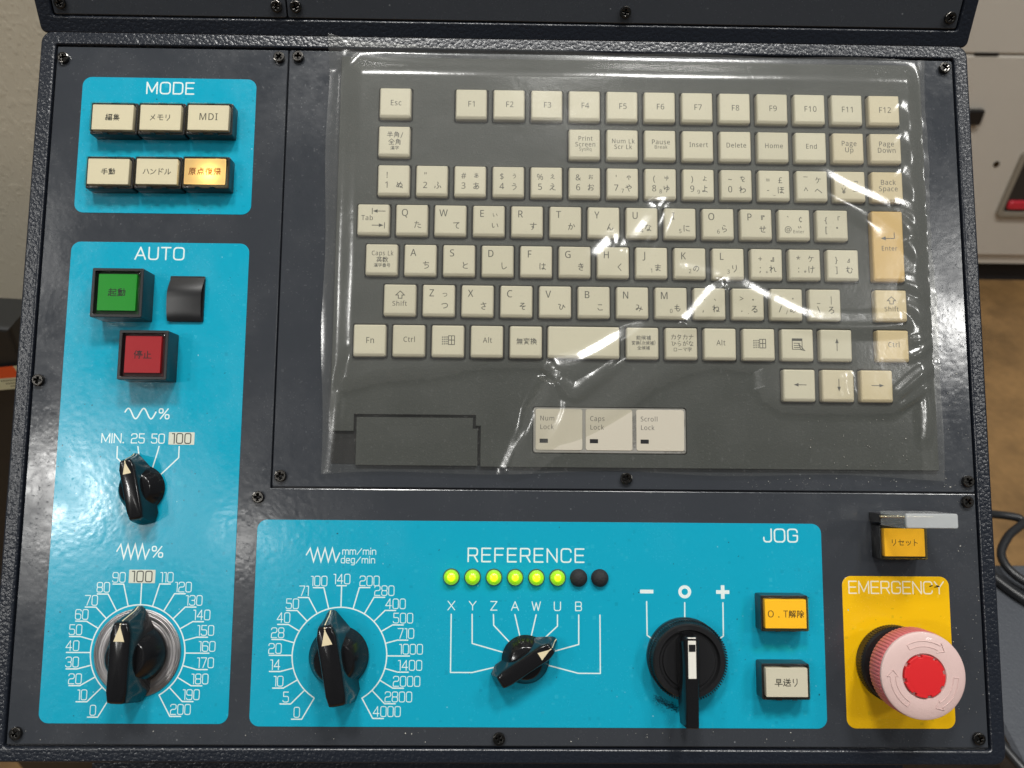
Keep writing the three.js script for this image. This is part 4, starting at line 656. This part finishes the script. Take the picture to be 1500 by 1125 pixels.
{
  const g = atlasCanvas.getContext('2d'), r = rng(91);
  g.fillStyle = '#c6c0ac'; g.fillRect(0, 0, 2048, 2048);
  KEYS.forEach((k, i) => {
    const cx = (i % COLS) * CELL, cy = Math.floor(i / COLS) * CELL, t = k.tone;
    g.save(); g.beginPath(); g.rect(cx, cy, CELL, CELL); g.clip();
    const v = (r() - 0.5) * 7, col = [198 + v + t * 8, 192 + v - t * 28, 172 + v - t * 84].map(Math.round);
    g.fillStyle = `rgb(${col})`; g.fillRect(cx, cy, CELL, CELL);
    g.translate(cx, cy); g.scale(CELL / k.w, CELL / k.h);    // millimetres of the key, y down
    for (let n = 0; n < 26; n++) { g.globalAlpha = 0.10; g.fillStyle = r() < 0.5 ? '#fff7e0' : '#6b6250'; g.fillRect(r() * k.w, r() * k.h, 0.1 + r() * 0.5, 0.1 + r() * 0.2); }
    g.globalAlpha = 1;
    g.fillStyle = g.strokeStyle = '#403f3a';
    const q = k.l, mid = k.h / 2 - 0.35;
    if (q.c) {
      const step = q.c.map((e) => e[1] * 1.45), tot = step.reduce((a, b) => a + b, 0); let y = mid - tot / 2;
      q.c.forEach(([s, h], n) => { label(g, s, k.w / 2 + (q.c.length > 2 ? 0.4 : 0.3), y + step[n] / 2, h * 1.12, { lw: 0.1, squeeze: s.length > 6 ? 0.9 : 0.98 }); y += step[n]; });
    }
    if (q.tl !== undefined) {
      const single = q.bl === undefined;
      label(g, q.tl, single ? 4.4 : 4.6, single ? 4.6 : 5.0, single ? 3.5 : 3.0, { lw: 0.1 });
      if (!single) label(g, q.bl, 4.6, 10.3, 3.2, { lw: 0.1 });
      label(g, q.br, 10.9, 10.3, 3.4, { lw: 0.1 });
      if (q.tr) label(g, q.tr, 10.9, 4.9, isJ(q.tr) && q.tr === q.br ? 2.4 : 2.9, { lw: 0.1 });
      if (q.sub) label(g, q.sub, q.sub.length > 1 ? 9.8 : 7.8, 11.4, q.sub.length > 1 ? 1.6 : 2.0, { lw: 0.1 });
    }
    const arrow = (x0, x1, y, hd) => { const s = Math.sign(x1 - x0); g.lineWidth = 0.34; g.lineCap = 'butt'; g.beginPath(); g.moveTo(x0, y); g.lineTo(x1 - s * 1.6, y); g.stroke(); g.beginPath(); g.moveTo(x1, y); g.lineTo(x1 - s * 2.3, y - hd); g.lineTo(x1 - s * 2.3, y + hd); g.fill(); };
    if (q.tab) { label(g, 'Tab', 4.9, 7.2, 2.5); arrow(13.8, 7.6, 3.6, 0.9); arrow(7.2, 13.0, 10.8, 0.9); g.fillRect(7.1, 2.1, 0.34, 3.1); g.fillRect(13.3, 9.3, 0.34, 3.1); }
    if (q.shift) { g.lineWidth = 0.36; g.lineJoin = 'miter'; g.beginPath(); g.moveTo(8.0, 3.4); g.lineTo(10.1, 5.4); g.lineTo(8.9, 5.4); g.lineTo(8.9, 7.0); g.lineTo(7.1, 7.0); g.lineTo(7.1, 5.4); g.lineTo(5.9, 5.4); g.closePath(); g.stroke(); label(g, 'Shift', 7.8, 9.6, 2.4); }
    if (q.win) { g.lineWidth = 0.34; for (let a = 0; a < 4; a++) for (let b = 0; b < 3; b++) { g.globalAlpha = 0.6; g.fillRect(5.0 + b * 1.05, 5.6 + a * 1.1 - b * 0.06, 0.7, 0.7); } g.globalAlpha = 1; g.strokeRect(8.2, 5.2, 2.9, 4.3); g.beginPath(); g.moveTo(9.65, 5.2); g.lineTo(9.65, 9.5); g.moveTo(8.2, 7.3); g.lineTo(11.1, 7.3); g.stroke(); }
    if (q.menu) { g.lineWidth = 0.34; g.strokeRect(5.2, 4.8, 4.8, 5.2); g.fillRect(5.2, 4.8, 4.8, 1.1); for (const y of [7.0, 8.1, 9.1]) { g.beginPath(); g.moveTo(5.9, y); g.lineTo(9.2, y); g.stroke(); } g.beginPath(); g.moveTo(8.4, 7.4); g.lineTo(11.2, 10.6); g.lineTo(9.4, 10.2); g.closePath(); g.stroke(); }
    if (q.arrow !== undefined) { g.save(); g.translate(k.w / 2 + 0.3, mid); g.rotate(-q.arrow * Math.PI / 180); arrow(-3.1, 3.1, 0, 0.85); g.restore(); }
    if (q.enter) { g.lineWidth = 0.4; g.beginPath(); g.moveTo(11, 11); g.lineTo(11, 14); g.lineTo(6, 14); g.stroke(); g.beginPath(); g.moveTo(4.2, 14); g.lineTo(6.6, 13); g.lineTo(6.6, 15); g.fill(); label(g, 'Enter', 8.2, 19, 2.3); }
    g.restore();
  });
}
const atlas = new THREE.CanvasTexture(atlasCanvas); atlas.colorSpace = THREE.SRGBColorSpace; atlas.anisotropy = 8;
const keyMat = phy({ map: atlas, roughness: 0.42, bumpMap: grainMap, bumpScale: 0.00002 });
const CORNER = { 4: 1 };
function bezelCut() {
  const s = new THREE.Shape();
  s.setFromPoints([[-82.5, 17.2], [-70.8, 17.2], [-70.8, 25.4], [-12.0, 25.4], [-12.0, 20.2], [-9.6, 20.2], [-9.6, 0.6], [213.2, 0.6], [213.2, 207.4], [-82.5, 207.4]].map(([x, y]) => new THREE.Vector2(x, y)));
  for (const k of KEYS) s.holes.push(rectShape(k.x - k.w / 2 - 0.75, k.y - k.h / 2 - 0.85, k.x + k.w / 2 + 0.75, k.y + k.h / 2 + 0.75, 0.9));
  s.holes.push(rectShape(15.6, 7.2, 90.4, 29.9, 1.2));
  return s;
}
part('bezel', extrude(bezelCut(), 0.4, 1.9, 0.2, 1), M.bezel, kb);
part('base_plate', move(block(294, 205, 1, [[0, 0.03], [0, 0.38]], 2), 65.3, 104.2, 0), M.keyWell, kb);
part('corner_cover', extrude((() => { const s = new THREE.Shape(); s.setFromPoints([[-69.6, 0.9], [-10.9, 0.9], [-10.9, 18.9], [-13.3, 18.9], [-13.3, 24.1], [-69.6, 24.1]].map(([x, y]) => new THREE.Vector2(x, y))); return s; })(), 0.4, 1.9, 0.2, 1), M.bezel, kb, 'separate grey cover piece in the lower left corner');
const keyShapes = new Map();
KEYS.forEach((k, i) => {
  const id = k.w + 'x' + k.h;
  if (!keyShapes.has(id)) keyShapes.set(id, block(k.w, k.h, 0.9, [[0, 0.4], [0, 3.5], [[0.12, 0.12, 0.12, 0.3], 3.9], [[0.45, 0.45, 0.4, 1.1], 4.35], [[0.75, 0.75, 0.7, 1.55], 4.5]], 3, 0.18));
  const g = keyShapes.get(id).clone(), uv = g.attributes.uv, p = g.attributes.position;
  for (let n = 0; n < uv.count; n++) {
    const u = Math.min(0.985, Math.max(0.015, p.getX(n) / k.w + 0.5)), v = Math.min(0.985, Math.max(0.015, 0.5 - p.getY(n) / k.h));
    uv.setXY(n, ((i % COLS) + u) * CELL / 2048, 1 - (Math.floor(i / COLS) + v) * CELL / 2048);
  }
  const special = k.l.enter ? 'tall amber stained Enter key' : k.w > 20 ? 'wide blank space bar' : undefined;
  const m = part('key', g, keyMat, kb, special);
  m.position.set(k.x * MM, k.y * MM, 0);
  m.rotation.set((speckRng() - 0.5) * 0.014, (speckRng() - 0.5) * 0.014, (speckRng() - 0.5) * 0.008);
});
{ // num, caps and scroll lock lamps
  const strip = part('lock_lamp_strip', move(block(74.2, 22.0, 1.4, [[0, 0.4], [0, 1.7], [0.3, 2.0]], 4), 53, 18.55, 0), std({ color: rgb(0.26, 0.25, 0.23), roughness: 0.5 }), kb, 'pale strip with the three lock lamps');
  [['Num', 17.0, 39.7], ['Caps', 41.3, 64.0], ['Scroll', 65.9, 89.2]].forEach(([name, x0, x1]) => {
    const w = x1 - x0, h = 19.9, map = legend(w, h, '#bdb6a6', '#565450', [[name, 2.0, 4.4, 2.3, { anchor: 0 }], ['Lock', 2.0, 8.6, 2.3, { anchor: 0 }]]);
    const t = part('lamp_window', capUV(block(w, h, 1.0, [[0, 1.9], [0, 2.15], [0.15, 2.3]], 4), w, h), std({ map, roughness: 0.5 }), strip); t.position.set((x0 + x1) / 2 * MM, 18.85 * MM, 0);
    part('lamp_slot', move(block(4.0, 2.0, 0.1, [[0, 2.2], [0, 2.34]], 1), x0 + 4.0, 13.4, 0), M.keyWell, strip);
  });
}

// ================================================================ the clear plastic film over the keyboard
{
  const film = thing('plastic_film', 'wrinkled clear plastic film laid over the keyboard', 'plastic film');
  const X0 = -88.2, X1 = 214.9, Y0 = -3.4, Y1 = 212.6, NX = 420, NY = 300;
  const sm = (a, b, x) => { const t = Math.min(1, Math.max(0, (x - a) / (b - a))); return t * t * (3 - 2 * t); };
  const n1 = periodic(9, 41), n2 = periodic(21, 42), n3 = periodic(60, 43);
  const seg = (px, py, l) => {                                // distance to a polyline, signed by side, with position along it
    let best = 1e9, side = 0, tt = 0, len = 0;
    for (let i = 0; i + 1 < l.length; i++) {
      const [ax, ay] = l[i], [bx, by] = l[i + 1], dx = bx - ax, dy = by - ay, L2 = dx * dx + dy * dy, t = Math.min(1, Math.max(0, ((px - ax) * dx + (py - ay) * dy) / L2)), ex = px - ax - t * dx, ey = py - ay - t * dy, d = Math.hypot(ex, ey);
      if (d < best) { best = d; side = Math.sign(dx * ey - dy * ex); tt = (i + t) / (l.length - 1); }
    }
    return [best, side, tt];
  };
  // creases: [points, height, width on the left, width on the right, fade at the start, fade at the end]
  const RIDGES = [                                            // [points, width on the left, width on the right, slope of the left side, fade in, fade out]
    [[[23.6, 44.3], [25.8, 46.3], [32.4, 48], [39.4, 50], [44.7, 52.6], [50, 55.5], [58.9, 60.9], [67.8, 64.8], [74.9, 67.8], [83, 72.4]], 9.5, 12, 0.36, 0.02, 0.35],
    [[[25.8, 44.1], [30.6, 38.8], [34.1, 34.9], [37.7, 36.7], [42.9, 40.7], [48.2, 44.8], [53.5, 49.3], [60.6, 54.9], [70, 60]], 10, 6, 0.385, 0.05, 0.3],
    [[[5.1, -0.6], [9.8, 10.3], [14.1, 18.2], [17.6, 31.4], [23.5, 44.3]], 8, 10, 0.40, 0.0, 0.05],
    [[[12.5, 1.2], [17.7, 8.2], [24.7, 14.8], [29.5, 21.8], [31.9, 29.8], [30.8, 36], [26.4, 43.9]], 4, 6, 0.40, 0.1, 0.2],
    [[[89, 67], [94.6, 73], [100.1, 79.4], [106.5, 86.5], [110.1, 88.4], [113.7, 88.6]], 9, 7, 0.39, 0.1, 0.25],
    [[[106.5, 87], [110.1, 88.4], [113.7, 88.4], [119.9, 86.1], [128.7, 81.1], [132, 79.9], [144, 73.9], [151.9, 71.6], [162.3, 70.4], [178.8, 70.2], [194.6, 71.4], [202.5, 73.6]], 9.5, 7, 0.285, 0.06, 0.08],
    [[[148.3, 149.7], [160.1, 144.9], [171.5, 138.4], [181.3, 134], [191.3, 128.9], [199.6, 122.4], [206, 114.1]], 8, 6, 0.19, 0.2, 0.15],
    [[[150, 141], [164, 134], [178, 126], [190, 116]], 6, 6, 0.19, 0.35, 0.3],
    [[[63.5, 97.4], [65.3, 106], [70.4, 114.7], [75.5, 121.7], [78.3, 130.5], [78, 136]], 9, 9, 0.31, 0.35, 0.3],
    [[[41.7, 92], [48.4, 100.7], [56.9, 108.7], [63, 114]], 11, 10, 0.30, 0.4, 0.4],
    [[[83.7, 99.4], [92.1, 96.8], [102.1, 94.5], [112.2, 91.9]], 6, 6, 0.28, 0.3, 0.3],
    [[[197, 184], [205.5, 177.6], [214, 170]], 7, 7, 0.13, 0.15, 0], [[[197, 168], [206.4, 159.8], [214, 152]], 8, 7, 0.145, 0.15, 0], [[[196, 150], [205.6, 141], [214, 133]], 8, 7, 0.16, 0.15, 0],
    [[[191.5, 132], [201.6, 128.7], [214, 118]], 7, 7, 0.19, 0.15, 0], [[[199.3, 116.4], [204.1, 109.6], [214, 101]], 6, 6, 0.19, 0.2, 0], [[[195.9, 93.3], [203.3, 91.3], [214, 86]], 6, 6, 0.25, 0.2, 0],
    [[[195.5, 83.7], [204.4, 78.7], [214, 68]], 6, 6, 0.24, 0.2, 0], [[[198.6, 63.4], [205.4, 64.1], [214, 67]], 4, 4, 0.31, 0.2, 0], [[[197.6, 54.9], [205.1, 58.4], [214, 65]], 4, 4, 0.43, 0.2, 0],
    [[[190.7, 34.8], [197.6, 41.6], [206.3, 48.3], [214.2, 51.8]], 5, 5, 0.38, 0.15, 0], [[[192.1, 29.9], [200.7, 34.9], [210.3, 41.7]], 4, 4, 0.46, 0.2, 0.1], [[[206.8, 10.2], [208.8, 30], [206.1, 43.3]], 4, 4, 0.47, 0.2, 0.2],
    [[[169, 34.6], [167.4, 40], [167.3, 49.6]], 5, 5, 0.42, 0.2, 0.3],
    [[[-80, 209], [-40, 206], [0, 205.5], [60, 207]], 4, 4, 0.11, 0.2, 0.4],
    [[[-80.2, -2], [-78.8, 14.2], [-78.4, 30.7], [-77, 40.6], [-72.5, 54], [-71, 60]], 6, 5, 0.26, 0.0, 0.25],
  ].map(([l, ...o]) => [new THREE.CatmullRomCurve3(l.map(([a, b]) => new THREE.Vector3(a, b, 0)), false, 'centripetal').getPoints(22).map((p) => [p.x, p.y]), ...o]).map((q) => [...q, [0, 1].map((c) => [Math.min(...q[0].map((p) => p[c])) - 13, Math.max(...q[0].map((p) => p[c])) + 13])]);
  const contactLeft = [[-78, 35.8], [-57.6, 41], [-47.7, 41.8], [-31.2, 43.3], [-11.3, 47.9], [8.7, 48.7], [21, 48.6], [23, 44.9], [12.2, 28.4], [3.8, -4], [-82, -4]];
  const contactRight = [[14, -4], [38, 13], [67, 32.6], [75.4, 39], [92.3, 46.9], [105.7, 49.4], [123.8, 47.9], [124.6, 39.5], [128.8, 32.9], [137.1, 28], [152.1, 27.4], [170.6, 27.6], [191.7, 28.2], [197.7, 33.6], [205, 36], [205, -4]];
  const inside = (x, y, pl) => { let c = false; for (let i = 0, j = pl.length - 1; i < pl.length; j = i++) { const [xi, yi] = pl[i], [xj, yj] = pl[j]; if ((yi > y) !== (yj > y) && x < ((xj - xi) * (y - yi)) / (yj - yi) + xi) c = !c; } return c; };
  const edge = (x, y, pl) => { const d = seg(x, y, [...pl, pl[0]])[0]; return inside(x, y, pl) ? d : -d; };
  const contact = (x, y) => Math.max(edge(x, y, contactLeft), edge(x, y, contactRight));
  function height(x, y) {
    const inX = sm(-84, -71, x) * (1 - sm(204, 214.5, x)), inY = sm(8, 32, y) * (1 - sm(196, 210, y));
    let h = 2.15 + 3.1 * inX * inY;
    const lift = 1 - sm(-7, 4, contact(x, y));
    const overKeys = sm(-74, -70, x) * (1 - sm(201, 205, x)) * sm(51, 54, y) * (1 - sm(190, 194, y)), arrows = sm(135, 139, x) * (1 - sm(192, 196, x)) * sm(31, 34, y) * (1 - sm(50, 54, y));
    h = 2.0 + (h - 2.0) * Math.max(lift, overKeys, arrows);
    h += 0.22 * lift * ((n1((x + 90) / 310, y / 310) - 0.5) * 2 + (n2((x + 90) / 310, y / 310) - 0.5) * 0.4 + (n3((x + 90) / 310, y / 310) - 0.5) * 0.12);
    let r = 0;
    for (const [l, wl, wr, slope, f0, f1, [bx, by]] of RIDGES) {
      if (x < bx[0] || x > bx[1] || y < by[0] || y > by[1]) continue;
      const [d, s, t] = seg(x, y, l), w = s > 0 ? wl : wr, k = (f0 ? sm(0, f0, t) : 1) * (f1 ? 1 - sm(1 - f1, 1, t) : 1), e = Math.min(1, d / w);
      r = Math.max(r, slope * 2 * wl / Math.PI * k * 0.5 * (1 + Math.cos(Math.PI * e)) * (0.97 + 0.06 * n2(t * 0.6 + 0.13 * wl, 0.3)));
    }
    h += r;
    // the edges curl: left edge stands up, upper left corner lifts off
    { const q = Math.max(0, 1 - (x - X0) / 9); h += (2.3 + 0.5 * Math.sin(y * 0.03 + 1)) * q * q * (0.35 + 0.65 * sm(10, 60, y)); }
    h += 5 * sm(16, 0, Math.hypot(x - X0, y - Y1)) + 0.9 * sm(3, 0, Y1 - y) + 0.8 * sm(4, 0, X1 - x);
    const nearKeys = Math.max(overKeys, arrows);
    h = Math.max(h, 2.0 + 2.75 * nearKeys);
    if (x < -84) h = Math.max(h - 1.2 * (1 - sm(-88, -83, x)) * 0, 0.9);
    return h;
  }
  const g = new THREE.PlaneGeometry(1, 1, NX, NY), p = g.attributes.position, uv = g.attributes.uv;
  for (let i = 0; i < p.count; i++) {
    const u = p.getX(i) + 0.5, v = p.getY(i) + 0.5;
    const x = X0 + (X1 - X0) * u + (1 - u) * (2.6 * (1 - v) - 1.2 * Math.sin(v * 3.1) * 0.6) * 1.0 + u * (0.6 * Math.sin(v * 7) + 0.4 * Math.sin(v * 19)) + (1 - u) * 0.5 * Math.sin(v * 15);
    const y = Y0 + (Y1 - Y0) * v + v * (-2.4 * u + 2.6 * Math.pow(1 - u, 6)) + (1 - v) * (1.6 * Math.sin(u * 3.14) + 0.9 * Math.sin(u * 17)) + v * 0.5 * Math.sin(u * 23);
    p.setXYZ(i, x, y, height(x, y)); uv.setXY(i, x, y);
  }
  g.computeVertexNormals();
  const S = 512, haze = dataMap(S, (u, v) => { const x = X0 + (X1 - X0) * u, y = Y0 + (Y1 - Y0) * v, c = sm(-0.6, 0.6, contact(x, y) + (n3(u * 3, v * 3) - 0.5) * 1.2); const sp = n3(u * 7 % 1, v * 5 % 1) > 0.93 ? 0.03 : 0; return 0.970 + 0.020 * c - 0.010 * n2(u, v) - sp; });
  haze.wrapS = haze.wrapT = THREE.ClampToEdgeWrapping;
  haze.repeat.set(1 / (X1 - X0), 1 / (Y1 - Y0)); haze.offset.set(-X0 / (X1 - X0), -Y0 / (Y1 - Y0));
  const filmMat = phy({ color: rgb(0.95, 0.95, 0.92), transmission: 1, transmissionMap: haze, thickness: 0, roughness: 0.17, ior: 1.5, side: THREE.DoubleSide, bumpMap: tile(orangePeel, 40), bumpScale: 0.00002 });
  part('film_sheet', g, filmMat, film);
}

{ // crumbs and dust lying on the plates and on the film
  const r = rng(303), N = 260, m = new THREE.InstancedMesh(new THREE.IcosahedronGeometry(0.00022, 0), phy({ color: rgb(0.45, 0.44, 0.40), roughness: 0.35 }), N);
  m.name = 'dust'; m.userData = { label: 'pale dust crumbs scattered on the right of the console and its film', category: 'dust', kind: 'stuff' };
  const q = new THREE.Object3D();
  for (let i = 0; i < N; i++) {
    const k = i % 5, [x, y, z] = k < 2 ? [216 + r() * 14.5, -124 + r() * 215, 0.1] : k === 2 ? [150 + r() * 52, 2 + r() * 24, 2.3] : k === 3 ? [120 + r() * 108, -8 + r() * 5, 0.1] : [-220 + r() * 440, -128 + r() * 6, 0.1];
    q.position.copy(at(x, y, z)); q.rotation.set(r() * 6, r() * 6, r() * 6); const sc = 0.4 + r() * r() * 1.5; q.scale.set(sc * (0.6 + r()), sc, sc * 0.6); q.updateMatrix(); m.setMatrixAt(i, q.matrix);
  }
  m.castShadow = m.receiveShadow = true; scene.add(m);
}

renderer.render(scene, camera);
